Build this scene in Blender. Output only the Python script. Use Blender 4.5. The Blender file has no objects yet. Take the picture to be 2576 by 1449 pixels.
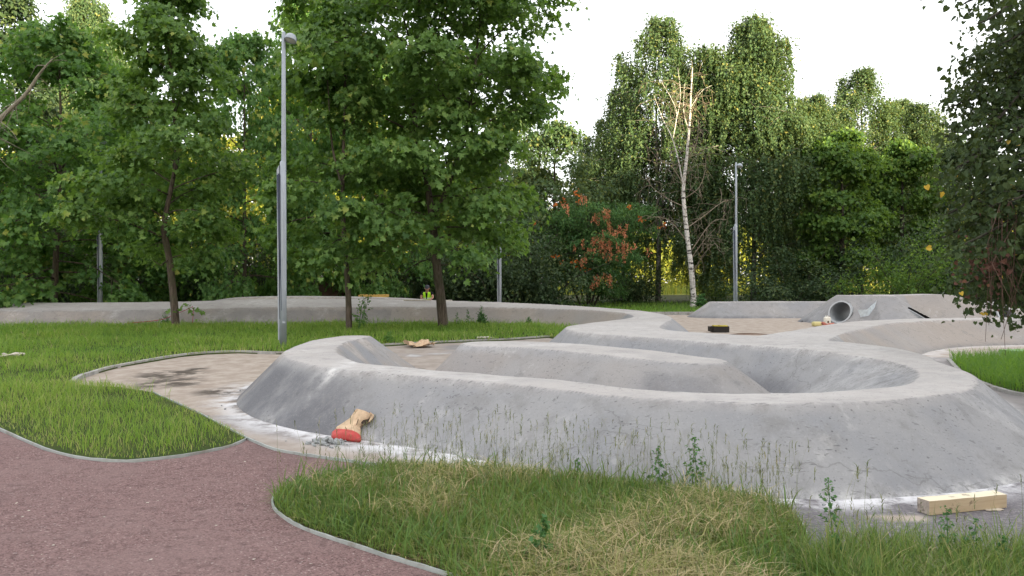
import bpy, math, random
import numpy as np
from mathutils import Vector, Matrix, Euler

random.seed(7)
R = np.random.default_rng(11)
scene = bpy.context.scene
COL = scene.collection
HC = 1.6            # eye height
F = 1984.0          # focal length in units of a 2576 wide picture
HY = 707.0


def G(u, v, z=0.0):
    """point at height z on the sight line through (u, v)"""
    d = F * (HC - z) / (v - HY)
    return np.array([(u - 1288.0) / F * d, d, z])


def GD(u, v, d):
    """point at depth d on the sight line through (u, v)"""
    return np.array([(u - 1288.0) / F * d, d, HC - (v - HY) / F * d])


# ------------------------------------------------------------------ meshes
def mesh(name, V, loops, sizes, mats=None, smooth=True, attrs=None, midx=None):
    V = np.asarray(V, dtype=np.float32).reshape(-1, 3)
    loops = np.asarray(loops, dtype=np.int32).ravel()
    sizes = np.asarray(sizes, dtype=np.int32).ravel()
    me = bpy.data.meshes.new(name)
    me.vertices.add(len(V))
    me.vertices.foreach_set('co', V.ravel())
    me.loops.add(len(loops))
    me.loops.foreach_set('vertex_index', loops)
    me.polygons.add(len(sizes))
    starts = np.concatenate([[0], np.cumsum(sizes)[:-1]]).astype(np.int32)
    me.polygons.foreach_set('loop_start', starts)
    me.polygons.foreach_set('use_smooth', np.full(len(sizes), bool(smooth)))
    for m in (mats if isinstance(mats, (list, tuple)) else ([mats] if mats else [])):
        me.materials.append(m)
    if midx is not None:
        me.polygons.foreach_set('material_index', np.asarray(midx, dtype=np.int32))
    for k, a in (attrs or {}).items():
        at = me.attributes.new(k, 'FLOAT', 'POINT')
        at.data.foreach_set('value', np.asarray(a, dtype=np.float32).ravel())
    me.update(calc_edges=True)
    return me


class MB:
    """collects shapes, then builds ONE mesh"""

    def __init__(s):
        s.V = []
        s.L = []
        s.S = []
        s.M = []
        s.A = []
        s.n = 0

    def add(s, V, faces, m=0, tint=0.5):
        V = np.asarray(V, dtype=float).reshape(-1, 3)
        s.V.append(V)
        s.A.append(np.full(len(V), tint))
        for f in faces:
            s.L.extend([i + s.n for i in f])
            s.S.append(len(f))
            s.M.append(m)
        s.n += len(V)
        return s

    def box(s, c, size, rz=0.0, m=0, jit=0.0, rot=None):
        c = np.asarray(c, float)
        h = np.asarray(size, float) / 2
        V = np.array([[x, y, z] for z in (-1, 1) for y in (-1, 1) for x in (-1, 1)]) * h
        if jit:
            V += R.normal(0, jit, V.shape)
        if rot is not None:
            V = V @ np.array(rot).T
        elif rz:
            a = np.array([[math.cos(rz), -math.sin(rz), 0], [math.sin(rz), math.cos(rz), 0], [0, 0, 1]])
            V = V @ a.T
        return s.add(V + c, [(0, 2, 3, 1), (4, 5, 7, 6), (0, 1, 5, 4), (2, 6, 7, 3), (0, 4, 6, 2), (1, 3, 7, 5)], m)

    def tube(s, pts, rad, k=6, m=0, cap=True, tint=0.5, wob=0.0):
        pts = np.asarray(pts, float)
        n = len(pts)
        rad = np.broadcast_to(np.asarray(rad, float), (n,))
        T = np.gradient(pts, axis=0)
        T /= np.linalg.norm(T, axis=1)[:, None] + 1e-9
        ref = np.array([0, 0, 1.0]) if abs(T[0][2]) < 0.9 else np.array([1.0, 0, 0])
        A = np.cross(T, ref)
        A /= np.linalg.norm(A, axis=1)[:, None] + 1e-9
        B = np.cross(T, A)
        th = np.arange(k) / k * 2 * math.pi
        rr = rad[:, None, None]
        if wob:
            rr = rr * (1 + R.normal(0, wob, (n, k, 1)))
        V = pts[:, None, :] + rr * (np.cos(th)[None, :, None] * A[:, None, :] + np.sin(th)[None, :, None] * B[:, None, :])
        fs = []
        for i in range(n - 1):
            for j in range(k):
                a = i * k + j
                b = i * k + (j + 1) % k
                fs.append((a, b, b + k, a + k))
        if cap:
            fs.append(tuple(range(k))[::-1])
            fs.append(tuple((n - 1) * k + j for j in range(k)))
        return s.add(V.reshape(-1, 3), fs, m, tint)

    def lathe(s, prof, c=(0, 0, 0), k=16, m=0, rot=None):
        V = []
        for r, z in prof:
            for j in range(k):
                t = j / k * 2 * math.pi
                V.append((r * math.cos(t), r * math.sin(t), z))
        V = np.array(V)
        if rot is not None:
            V = V @ np.array(rot).T
        fs = []
        for i in range(len(prof) - 1):
            for j in range(k):
                a = i * k + j
                b = i * k + (j + 1) % k
                fs.append((a, b, b + k, a + k))
        return s.add(V + np.asarray(c, float), fs, m)

    def blob(s, c, r, m=0, rough=0.25, sub=1, flat=1.0):
        import bmesh
        bm = bmesh.new()
        bmesh.ops.create_icosphere(bm, subdivisions=sub, radius=1)
        V = np.array([v.co[:] for v in bm.verts])
        fs = [tuple(v.index for v in f.verts) for f in bm.faces]
        bm.free()
        V = V * (1 + R.normal(0, rough, (len(V), 1)))
        V[:, 2] *= flat
        return s.add(V * r + np.asarray(c, float), fs, m)

    def mesh(s, name, mats, smooth=True, off=(0, 0, 0)):
        return mesh(name, np.concatenate(s.V) - np.asarray(off, float), s.L, s.S, mats, smooth,
                    {'tint': np.concatenate(s.A)}, s.M)


def link(name, me, parent=None):
    o = bpy.data.objects.new(name, me)
    COL.objects.link(o)
    if parent is not None:
        o.parent = parent
    return o


def tag(o, label=None, cat=None, group=None, kind=None):
    if label:
        o['label'] = label
    if cat:
        o['category'] = cat
    if group:
        o['group'] = group
    if kind:
        o['kind'] = kind
    return o


def thing(name, label, cat, loc=(0, 0, 0), group=None, rz=0.0, sc=1.0):
    o = bpy.data.objects.new(name, None)
    o.empty_display_size = 0.3
    COL.objects.link(o)
    o.location = [float(x) for x in loc]
    o.rotation_euler = (0, 0, rz)
    o.scale = (sc, sc, sc) if np.isscalar(sc) else sc
    return tag(o, label, cat, group)


def copy_tree(o, parent=None):
    c = o.copy()
    COL.objects.link(c)
    if parent is not None:
        c.parent = parent
    for ch in list(o.children):
        copy_tree(ch, c)
    return c


def catmull(P, sub=6):
    P = np.asarray(P, float)
    Q = np.vstack([2 * P[0] - P[1], P, 2 * P[-1] - P[-2]])
    out = []
    for i in range(1, len(Q) - 2):
        for t in np.arange(sub) / sub:
            a, b, c, d = Q[i - 1], Q[i], Q[i + 1], Q[i + 2]
            out.append(0.5 * ((2 * b) + (c - a) * t + (2 * a - 5 * b + 4 * c - d) * t * t + (3 * b - a - 3 * c + d) * t ** 3))
    out.append(P[-1])
    return np.array(out)


_H = R.random((256, 256))


def vnoise(x, y):
    xi = np.floor(x).astype(int)
    yi = np.floor(y).astype(int)
    fx = x - xi
    fy = y - yi
    fx = fx * fx * (3 - 2 * fx)
    fy = fy * fy * (3 - 2 * fy)
    a = _H[xi % 256, yi % 256]
    b = _H[(xi + 1) % 256, yi % 256]
    c = _H[xi % 256, (yi + 1) % 256]
    d = _H[(xi + 1) % 256, (yi + 1) % 256]
    return (a * (1 - fx) + b * fx) * (1 - fy) + (c * (1 - fx) + d * fx) * fy


def fnoise(x, y, o=3):
    s = 0
    a = 0.5
    for i in range(o):
        s = s + a * (vnoise(x * 2 ** i + 17.3 * i, y * 2 ** i + 5.1 * i) - 0.5) * 2
        a *= 0.5
    return s


def sstep(a, b, x):
    t = np.clip((x - a) / (b - a), 0, 1)
    return t * t * (3 - 2 * t)


def inside(poly, X, Y):
    poly = np.asarray(poly)
    c = np.zeros(X.shape, bool)
    n = len(poly)
    for i in range(n):
        x1, y1 = poly[i][:2]
        x2, y2 = poly[(i + 1) % n][:2]
        if y1 == y2:
            continue
        cond = ((y1 > Y) != (y2 > Y)) & (X < (x2 - x1) * (Y - y1) / (y2 - y1) + x1)
        c ^= cond
    return c


# --------------------------------------------------------------- materials
class Mat:
    def __init__(s, name):
        s.m = bpy.data.materials.new(name)
        s.m.use_nodes = True
        s.t = s.m.node_tree
        s.t.nodes.clear()
        s.out = s.n('ShaderNodeOutputMaterial')
        s.co = s.n('ShaderNodeTexCoord').outputs['Object']

    def n(s, typ, **kw):
        nd = s.t.nodes.new(typ)
        for k, v in kw.items():
            setattr(nd, k, v)
        return nd

    def l(s, a, b):
        s.t.links.new(a, b)

    def setin(s, nd, key, v):
        if hasattr(v, 'is_linked') or hasattr(v, 'links'):
            s.l(v, nd.inputs[key])
        else:
            nd.inputs[key].default_value = v

    def noise(s, scale, detail=3, rough=0.5, sx=(1, 1, 1), co=None, dist=0.0):
        mp = s.n('ShaderNodeMapping')
        mp.inputs['Scale'].default_value = sx
        s.l(co or s.co, mp.inputs['Vector'])
        nd = s.n('ShaderNodeTexNoise')
        s.l(mp.outputs[0], nd.inputs['Vector'])
        nd.inputs['Scale'].default_value = scale
        nd.inputs['Detail'].default_value = detail
        nd.inputs['Roughness'].default_value = rough
        nd.inputs['Distortion'].default_value = dist
        return nd.outputs['Fac']

    def voro(s, scale, out='Distance', sx=(1, 1, 1)):
        mp = s.n('ShaderNodeMapping')
        mp.inputs['Scale'].default_value = sx
        s.l(s.co, mp.inputs['Vector'])
        nd = s.n('ShaderNodeTexVoronoi')
        s.l(mp.outputs[0], nd.inputs['Vector'])
        nd.inputs['Scale'].default_value = scale
        return nd.outputs[out]

    def attr(s, name):
        nd = s.n('ShaderNodeAttribute')
        nd.attribute_name = name
        return nd.outputs['Fac']

    def rng(s, v, a, b, c=0.0, d=1.0, smooth=True):
        nd = s.n('ShaderNodeMapRange')
        nd.interpolation_type = 'SMOOTHSTEP' if smooth else 'LINEAR'
        s.setin(nd, 0, v)
        for i, x in enumerate((a, b, c, d)):
            nd.inputs[i + 1].default_value = x
        return nd.outputs[0]

    def math(s, op, a, b=0.0):
        nd = s.n('ShaderNodeMath', operation=op)
        s.setin(nd, 0, a)
        s.setin(nd, 1, b)
        return nd.outputs[0]

    def mix(s, f, a, b, mode='MIX'):
        nd = s.n('ShaderNodeMix', data_type='RGBA', blend_type=mode)
        s.setin(nd, 0, f)
        for k, v in ((6, a), (7, b)):
            if isinstance(v, (tuple, list)):
                nd.inputs[k].default_value = (*v, 1) if len(v) == 3 else v
            else:
                s.l(v, nd.inputs[k])
        return nd.outputs[2]

    def ramp(s, f, stops):
        nd = s.n('ShaderNodeValToRGB')
        s.l(f, nd.inputs[0])
        e = nd.color_ramp.elements
        while len(e) < len(stops):
            e.new(0.5)
        for i, (p, c) in enumerate(stops):
            e[i].position = p
            e[i].color = (*c, 1)
        return nd.outputs[0]

    def bump(s, h, strength=0.5, dist=0.02, prev=None):
        nd = s.n('ShaderNodeBump')
        nd.inputs['Strength'].default_value = strength
        nd.inputs['Distance'].default_value = dist
        s.l(h, nd.inputs['Height'])
        if prev is not None:
            s.l(prev, nd.inputs['Normal'])
        return nd.outputs[0]

    def done(s, color, rough=0.8, spec=0.3, bump=None, metal=0.0, transl=None, tf=0.3):
        b = s.n('ShaderNodeBsdfPrincipled')
        s.setin(b, 'Base Color', (*color, 1) if isinstance(color, tuple) and len(color) == 3 else color)
        s.setin(b, 'Roughness', rough)
        b.inputs['Specular IOR Level'].default_value = spec
        b.inputs['Metallic'].default_value = metal
        if bump is not None:
            s.l(bump, b.inputs['Normal'])
        sh = b.outputs[0]
        if transl is not None:
            t = s.n('ShaderNodeBsdfTranslucent')
            s.setin(t, 'Color', (*transl, 1) if isinstance(transl, tuple) else transl)
            mx = s.n('ShaderNodeMixShader')
            mx.inputs[0].default_value = tf
            s.l(sh, mx.inputs[1])
            s.l(t.outputs[0], mx.inputs[2])
            sh = mx.outputs[0]
        s.l(sh, s.out.inputs['Surface'])
        return s.m


def m_concrete():
    s = Mat('concrete')
    wet, tan, dust, top = s.attr('wet'), s.attr('tan'), s.attr('dust'), s.attr('top')
    big = s.noise(0.7, 4, 0.6)
    mid = s.noise(3.5, 5, 0.65)
    fine = s.noise(45, 3, 0.7)
    c = s.mix(s.rng(big, 0.38, 0.62), (0.228, 0.233, 0.248), (0.268, 0.268, 0.274))
    c = s.mix(s.rng(mid, 0.47, 0.70, 0, 0.6), c, (0.19, 0.188, 0.188))
    c = s.mix(tan, c, (0.305, 0.265, 0.232))
    c = s.mix(s.math('MULTIPLY', top, s.rng(s.noise(2.2, 5, 0.7), 0.3, 0.6, 0.55, 1.0)), c, (0.385, 0.365, 0.352))  # painted skylight: flat tops lighter than the faces, besides dry powder
    wetn = s.math('MULTIPLY', wet, s.rng(s.noise(1.6, 5, 0.65, (1, 1, 0.5)), 0.3, 0.6, 0.25, 1.0))
    c = s.mix(wetn, c, (0.125, 0.127, 0.14))
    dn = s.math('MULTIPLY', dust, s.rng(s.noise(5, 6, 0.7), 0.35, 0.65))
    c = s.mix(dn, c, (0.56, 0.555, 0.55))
    st = s.rng(s.noise(5.5, 4, 0.65, (1, 1, 0.12)), 0.56, 0.66)
    stm = s.rng(s.noise(.9, 3), 0.5, 0.62, 0, 0.28)
    c = s.mix(s.math('MULTIPLY', st, stm), c, (0.45, 0.445, 0.44))
    st2 = s.rng(s.noise(4.2, 4, 0.65, (1, 1, 0.12), dist=0.3), 0.57, 0.68)
    stm2 = s.rng(s.noise(1.1, 3, 0.5, (1.3, 1, 1)), 0.52, 0.64, 0, 0.55)
    c = s.mix(s.math('MULTIPLY', st2, stm2), c, (0.17, 0.168, 0.17))
    wv = s.n('ShaderNodeVectorMath', operation='ADD')
    nz = s.n('ShaderNodeTexNoise')
    nz.inputs['Scale'].default_value = 1.6
    nz.inputs['Detail'].default_value = 5
    s.l(s.co, nz.inputs['Vector'])
    s.l(s.co, wv.inputs[0])
    s.l(nz.outputs['Color'], wv.inputs[1])
    ve = s.n('ShaderNodeTexVoronoi', feature='DISTANCE_TO_EDGE')
    ve.inputs['Scale'].default_value = .42
    s.l(wv.outputs[0], ve.inputs['Vector'])
    crack = s.math('MULTIPLY', s.rng(ve.outputs['Distance'], 0.0015, 0.0045, 0.34, 0), s.rng(s.noise(1.3, 3), 0.46, 0.54))
    c = s.mix(crack, c, (0.09, 0.088, 0.088))
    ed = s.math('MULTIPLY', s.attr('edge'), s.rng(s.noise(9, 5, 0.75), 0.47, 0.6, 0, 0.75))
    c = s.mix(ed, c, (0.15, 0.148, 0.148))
    # blotches, dark trowel marks, and pits
    c = s.mix(s.rng(fine, 0.5, 0.75, 0, 0.2), c, (0.42, 0.42, 0.43))
    c = s.mix(s.rng(s.noise(60, 2, 0.7), 0.62, 0.68, 0, 0.35), c, (0.10, 0.10, 0.105))
    tro = s.rng(s.noise(7, 4, 0.8, (1, 2.6, 2.6), dist=0.6), 0.635, 0.67, 0, 0.5)
    c = s.mix(tro, c, (0.13, 0.13, 0.135))
    sc_ = s.rng(s.noise(16, 2, 0.6, (0.35, 1.6, 1.6), dist=1.2), 0.655, 0.675, 0, 0.55)
    c = s.mix(sc_, c, (0.12, 0.12, 0.125))
    mp = s.n('ShaderNodeMapping')
    mp.inputs['Rotation'].default_value = (.5, .35, .8)
    mp.inputs['Scale'].default_value = (5.0, 24, 24)
    s.l(s.co, mp.inputs['Vector'])
    vt = s.n('ShaderNodeTexVoronoi')
    vt.inputs['Scale'].default_value = 1.0
    s.l(mp.outputs[0], vt.inputs['Vector'])
    tick = s.math('MULTIPLY', s.rng(vt.outputs['Distance'], 0.10, 0.19, 0.6, 0.0), s.rng(s.noise(1.6, 5, 0.75), 0.50, 0.60))
    c = s.mix(tick, c, (0.055, 0.056, 0.06))
    pit = s.rng(s.voro(15), 0.09, 0.17, 0.7, 0.0)
    c = s.mix(s.math('MULTIPLY', pit, s.rng(s.noise(1.7, 4, 0.7), 0.46, 0.6)), c, (0.06, 0.06, 0.062))
    b = s.bump(s.noise(5, 3, 0.5), 0.22, 0.03)
    b = s.bump(s.noise(70, 3, 0.7), 0.25, 0.006, b)
    return s.done(c, 0.88, 0.25, b)


def m_pan():
    s = Mat('track_base')
    tan, dust, dark = s.attr('tan'), s.attr('dust'), s.attr('dark')
    mid = s.noise(1.2, 6, 0.65)
    fine = s.noise(30, 4, 0.75)
    c = s.mix(s.rng(mid, 0.35, 0.65), (0.21, 0.20, 0.20), (0.29, 0.27, 0.265))
    tann = s.mix(s.rng(s.noise(3.5, 6, 0.65, (1, .8, 1)), 0.35, 0.65), (0.285, 0.235, 0.195), (0.385, 0.335, 0.29))
    c = s.mix(tan, c, tann)
    c = s.mix(dark, c, s.mix(s.rng(fine, 0.45, 0.62), (0.125, 0.117, 0.128), (0.21, 0.198, 0.205)))
    flecks = s.rng(s.noise(6, 6, 0.8, (0.7, 1.6, 1)), 0.60, 0.68)
    c = s.mix(s.math('MULTIPLY', dark, flecks), c, (0.42, 0.41, 0.42))
    dn = s.math('MULTIPLY', dust, s.rng(s.noise(3.0, 7, 0.72), 0.36, 0.58))
    c = s.mix(dn, c, (0.60, 0.60, 0.62))
    wet = s.math('MULTIPLY', s.attr('wet'), s.rng(s.noise(3.4, 6, 0.65, (.9, .9, 1)), 0.42, 0.52))
    c = s.mix(wet, c, (0.085, 0.066, 0.055))
    c = s.mix(s.rng(s.voro(14), 0.03, 0.09, 0.5, 0), c, (0.09, 0.085, 0.08))
    b = s.bump(s.noise(55, 4, 0.7), 0.4, 0.01)
    return s.done(c, s.rng(wet, 0, 1, 0.9, 0.45), 0.25, b)


def m_path():
    s = Mat('red_gravel')
    cell = s.n('ShaderNodeTexVoronoi')
    s.l(s.co, cell.inputs['Vector'])
    cell.inputs['Scale'].default_value = 105
    rnd = s.n('ShaderNodeSeparateColor')
    s.l(cell.outputs['Color'], rnd.inputs[0])
    c = s.ramp(rnd.outputs[0], [(0.0, (0.10, 0.062, 0.062)), (0.3, (0.205, 0.128, 0.124)), (0.7, (0.268, 0.172, 0.166)), (0.97, (0.31, 0.21, 0.20)), (1.0, (0.5, 0.42, 0.40))])
    c = s.mix(s.rng(s.noise(.8, 6, 0.7), 0.42, 0.62, 0, 0.55), c, (0.265, 0.182, 0.175))
    c = s.mix(s.rng(s.noise(.55, 5, 0.65, (1, .6, 1)), 0.52, 0.66, 0, 0.4), c, (0.12, 0.08, 0.08))
    c = s.mix(s.rng(s.noise(11, 4, 0.7), 0.5, 0.72, 0, 0.55), c, (0.085, 0.052, 0.052))
    b = s.bump(cell.outputs['Distance'], 0.9, 0.014)
    b = s.bump(s.noise(14, 4, 0.6), 0.5, 0.02, b)
    return s.done(c, 0.9, 0.2, b)


def m_soil(name, a, b_, c_):
    s = Mat(name)
    n1 = s.noise(1.4, 5, 0.65)
    n2 = s.noise(22, 4, 0.7)
    c = s.mix(s.rng(n1, 0.35, 0.65), a, b_)
    c = s.mix(s.rng(n2, 0.5, 0.7), c, c_)
    return s.done(c, 0.95, 0.1, s.bump(n2, 0.8, 0.03))


def m_grass(name, cols, tcol, tf=0.35):
    s = Mat(name)
    c = s.ramp(s.attr('tint'), cols)
    return s.done(c, 0.55, 0.25, None, 0, tcol, tf)


def m_leaf(name, stops, tcol, tf=0.32, rough=0.5, spec=0.22):
    s = Mat(name)
    c = s.ramp(s.attr('tint'), stops)
    return s.done(c, rough, spec, None, 0, tcol, tf)


def m_bark(name, a, b_, sz=0.18, sc=16):
    s = Mat(name)
    n1 = s.noise(sc, 5, 0.7, (1, 1, sz))
    c = s.mix(s.rng(n1, 0.35, 0.65), a, b_)
    c = s.mix(s.rng(s.noise(2.2, 3), 0.45, 0.7, 0, 0.5), c, (0.08, 0.085, 0.05))
    return s.done(c, 0.92, 0.15, s.bump(n1, 0.8, 0.02))


def m_birch():
    s = Mat('birch_bark')
    n1 = s.noise(1.9, 5, 0.75, (1.2, 1.2, 3.6))
    n2 = s.noise(0.9, 4, 0.7, (1, 1, 1.6))
    c = s.mix(s.rng(s.noise(9, 3), 0.3, 0.7), (0.66, 0.63, 0.60), (0.50, 0.475, 0.45))
    c = s.mix(s.rng(n1, 0.53, 0.57), c, (0.045, 0.04, 0.038))
    sep = s.n('ShaderNodeSeparateXYZ')
    s.l(s.co, sep.inputs[0])
    low = s.rng(sep.outputs[2], 0.2, 2.6, 0.5, 0.0)
    c = s.mix(s.math('MULTIPLY', s.rng(n2, 0.42, 0.55), low), c, (0.05, 0.045, 0.04))
    return s.done(c, 0.8, 0.2, s.bump(n1, 0.4, 0.02))


def m_plain(name, col, rough=0.6, spec=0.4, var=0.15, sc=8, metal=0.0, bump=0.2, dirt=None):
    s = Mat(name)
    n1 = s.noise(sc, 5, 0.65)
    d = tuple(x * (1 - var) for x in col)
    l_ = tuple(min(1, x * (1 + var)) for x in col)
    c = s.mix(s.rng(n1, 0.3, 0.7), d, l_)
    if dirt:
        c = s.mix(s.rng(s.noise(sc * 0.6, 6, 0.75), 0.52, 0.66, 0, 0.8), c, dirt)
    return s.done(c, rough, spec, s.bump(s.noise(sc * 4, 3), bump, 0.01), metal)


def m_wood(name, a, b_):
    s = Mat(name)
    n1 = s.noise(7, 5, 0.7, (0.25, 4, 4), dist=0.5)
    c = s.mix(s.rng(n1, 0.3, 0.7), a, b_)
    c = s.mix(s.rng(s.noise(9, 4, 0.7), 0.60, 0.70, 0, 0.65), c, (0.10, 0.075, 0.05))
    return s.done(c, 0.75, 0.2, s.bump(n1, 0.3, 0.005))


M = {}
M['concrete'] = m_concrete()
M['pan'] = m_pan()
M['path'] = m_path()
M['soil'] = m_soil('lawn_soil', (0.035, 0.06, 0.014), (0.06, 0.085, 0.022), (0.06, 0.045, 0.028))
M['straw_soil'] = m_soil('dry_lawn_soil', (0.06, 0.055, 0.025), (0.12, 0.09, 0.05), (0.03, 0.026, 0.016))
M['ground'] = m_soil('ground', (0.03, 0.04, 0.016), (0.05, 0.055, 0.022), (0.035, 0.025, 0.018))
M['meadow'] = m_soil('meadow_ground', (0.12, 0.15, 0.03), (0.20, 0.19, 0.03), (0.08, 0.10, 0.03))
M['dirt'] = m_soil('brown_dirt', (0.10, 0.062, 0.045), (0.15, 0.095, 0.07), (0.05, 0.032, 0.025))
M['grass'] = m_grass('grass_blades', [(0.0, (0.045, 0.13, 0.022)), (0.45, (0.148, 0.252, 0.044)), (0.75, (0.245, 0.325, 0.06)), (0.9, (0.32, 0.34, 0.09)), (1.0, (0.45, 0.37, 0.19))], (0.30, 0.52, 0.055), 0.36)
M['drygrass'] = m_grass('dry_grass_blades', [(0.0, (0.04, 0.115, 0.028)), (0.35, (0.115, 0.20, 0.038)), (0.6, (0.22, 0.25, 0.07)), (0.8, (0.42, 0.34, 0.17)), (1.0, (0.60, 0.47, 0.30))], (0.27, 0.36, 0.07), 0.3)
M['stem'] = m_grass('grass_stems', [(0.0, (0.09, 0.125, 0.05)), (0.6, (0.19, 0.20, 0.09)), (1.0, (0.30, 0.25, 0.14))], (0.15, 0.18, 0.05), 0.2)
M['maple'] = m_leaf('maple_leaves', [(0.0, (0.038, 0.088, 0.028)), (0.5, (0.102, 0.19, 0.052)), (0.85, (0.18, 0.285, 0.082)), (1.0, (0.28, 0.33, 0.08))], (0.23, 0.40, 0.05), 0.38)
M['maple2'] = m_leaf('yellowish_maple_leaves', [(0.0, (0.038, 0.092, 0.03)), (0.5, (0.082, 0.172, 0.05)), (0.85, (0.14, 0.24, 0.065)), (1.0, (0.27, 0.29, 0.06))], (0.20, 0.40, 0.05), 0.38)
M['birchleaf'] = m_leaf('birch_leaves', [(0.0, (0.034, 0.07, 0.032)), (0.5, (0.066, 0.122, 0.054)), (0.85, (0.125, 0.175, 0.065)), (1.0, (0.25, 0.24, 0.07))], (0.20, 0.25, 0.045), 0.30)
M['lime'] = m_leaf('lime_green_leaves', [(0.0, (0.038, 0.088, 0.022)), (0.5, (0.074, 0.145, 0.032)), (1.0, (0.17, 0.25, 0.045))], (0.20, 0.33, 0.035), 0.34)
M['dark'] = m_leaf('dark_bush_leaves', [(0.0, (0.024, 0.048, 0.024)), (0.6, (0.048, 0.083, 0.036)), (1.0, (0.112, 0.150, 0.053))], (0.090, 0.150, 0.030), 0.22)
M['linden'] = m_leaf('linden_leaves', [(0.0, (0.023, 0.044, 0.019)), (0.6, (0.042, 0.072, 0.025)), (0.93, (0.072, 0.103, 0.032)), (0.955, (0.405, 0.297, 0.054)), (1.0, (0.486, 0.270, 0.054))], (0.135, 0.176, 0.034), 0.24)
M['rowan'] = m_leaf('rowan_leaves', [(0.0, (0.038, 0.105, 0.039)), (0.6, (0.075, 0.173, 0.054)), (1.0, (0.150, 0.255, 0.068))], (0.150, 0.270, 0.045), 0.28)
M['orange'] = m_leaf('dried_orange_leaves', [(0.0, (0.44, 0.17, 0.09)), (0.6, (0.68, 0.29, 0.16)), (1.0, (0.76, 0.42, 0.26))], (0.7, 0.3, 0.15), 0.25)
M['berry'] = m_leaf('orange_berries', [(0.0, (0.45, 0.10, 0.02)), (1.0, (0.62, 0.20, 0.03))], (0.4, 0.1, 0.02), 0.1)
M['yellowleaf'] = m_leaf('yellow_leaves', [(0.0, (0.5, 0.32, 0.04)), (1.0, (0.6, 0.42, 0.06))], (0.5, 0.35, 0.04), 0.3)
M['driedbrown'] = m_leaf('dried_brown_leaves', [(0.0, (0.07, 0.035, 0.025)), (0.6, (0.13, 0.06, 0.045)), (1.0, (0.24, 0.12, 0.06))], (0.15, 0.06, 0.03), 0.15)
M['weed'] = m_leaf('weed_leaves', [(0.0, (0.04, 0.11, 0.045)), (0.6, (0.08, 0.185, 0.065)), (1.0, (0.13, 0.25, 0.085))], (0.14, 0.30, 0.05), 0.32)
M['farwood'] = m_leaf('far_wood_leaves', [(0.0, (0.10, 0.14, 0.025)), (0.5, (0.21, 0.24, 0.04)), (1.0, (0.38, 0.36, 0.06))], (0.42, 0.44, 0.05), 0.35)
M['goldenrod'] = m_leaf('yellow_flowers', [(0.0, (0.10, 0.16, 0.035)), (0.5, (0.18, 0.24, 0.05)), (0.8, (0.38, 0.33, 0.05)), (1.0, (0.55, 0.44, 0.06))], (0.3, 0.34, 0.05), 0.3)
M['bark'] = m_bark('maple_bark', (0.055, 0.043, 0.034), (0.13, 0.105, 0.085))
M['darkbark'] = m_bark('dark_bark', (0.03, 0.026, 0.022), (0.075, 0.065, 0.055))
M['palebark'] = m_bark('pale_bark', (0.16, 0.145, 0.115), (0.30, 0.27, 0.22))
M['birch'] = m_birch()
M['greybirch'] = m_bark('grey_birch_bark', (0.05, 0.045, 0.042), (0.24, 0.225, 0.21), .6, 3)
M['twig'] = m_plain('bare_twigs', (0.25, 0.205, 0.16), 0.9, 0.1, 0.3, 5)
M['deadtwig'] = m_plain('brown_dead_twigs', (0.14, 0.09, 0.07), 0.9, 0.1, 0.3, 5)
M['steel'] = m_plain('galvanised_grey_paint', (0.30, 0.335, 0.38), 0.42, 0.5, 0.06, 3, 0.15, 0.05)
M['steeldark'] = m_plain('dark_slot', (0.035, 0.045, 0.075), 0.5, 0.4, 0.1, 5)
M['lampglass'] = m_plain('lamp_glass', (0.5, 0.5, 0.47), 0.3, 0.5, 0.05, 5)
M['kerb'] = m_plain('kerb_concrete', (0.33, 0.325, 0.31), 0.9, 0.2, 0.2, 6, 0, 0.4, (0.2, 0.17, 0.14))
M['edging'] = m_plain('edging_steel', (0.36, 0.39, 0.38), 0.55, 0.4, 0.15, 4, 0.2, 0.1, (0.25, 0.23, 0.2))
M['wood'] = m_wood('pine_beam', (0.44, 0.33, 0.21), (0.54, 0.43, 0.29))
M['woodlit'] = m_wood('pine_beam_top_lit', (0.66, 0.58, 0.42), (0.72, 0.66, 0.52))  # lighter copy of the beam wood, skylight on its top painted in
M['woodend'] = m_plain('beam_end_grain', (0.36, 0.31, 0.27), 0.85, 0.2, 0.2, 25, 0, 0.3, (0.10, 0.08, 0.06))
M['yellowwood'] = m_wood('yellow_planks', (0.60, 0.36, 0.10), (0.72, 0.47, 0.16))
M['kraft'] = m_plain('kraft_paper', (0.50, 0.37, 0.25), 0.8, 0.2, 0.18, 9, 0, 0.4, (0.40, 0.25, 0.16))
M['kraftdark'] = m_plain('bag_shade_seam', (0.035, 0.025, 0.02), 0.9, 0.1)  # near-black stands for shade inside the bag; also colours the seam
M['redbag'] = m_plain('red_bag_print', (0.42, 0.045, 0.04), 0.55, 0.35, 0.2, 12, 0, 0.3, (0.24, 0.07, 0.06))
M['lump'] = m_plain('cement_lumps', (0.30, 0.315, 0.32), 0.95, 0.1, 0.25, 20, 0, 0.5)
M['white'] = m_plain('white_plastic', (0.72, 0.69, 0.61), 0.45, 0.4, 0.05, 6, 0, 0.05)
M['yellowcan'] = m_plain('yellow_plastic', (0.60, 0.53, 0.24), 0.45, 0.4, 0.08, 6, 0, 0.05)
M['cap'] = m_plain('canister_label', (0.12, 0.07, 0.05), 0.6, 0.3)
M['pinkcloth'] = m_plain('pink_cloth', (0.45, 0.17, 0.13), 0.9, 0.1, 0.3, 12)
M['blackplastic'] = m_plain('black_plastic', (0.02, 0.017, 0.015), 0.6, 0.3)
M['yellowpaint'] = m_plain('yellow_paint', (0.52, 0.42, 0.05), 0.6, 0.3, 0.2, 14, 0, 0.1, (0.12, 0.09, 0.03))
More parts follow.
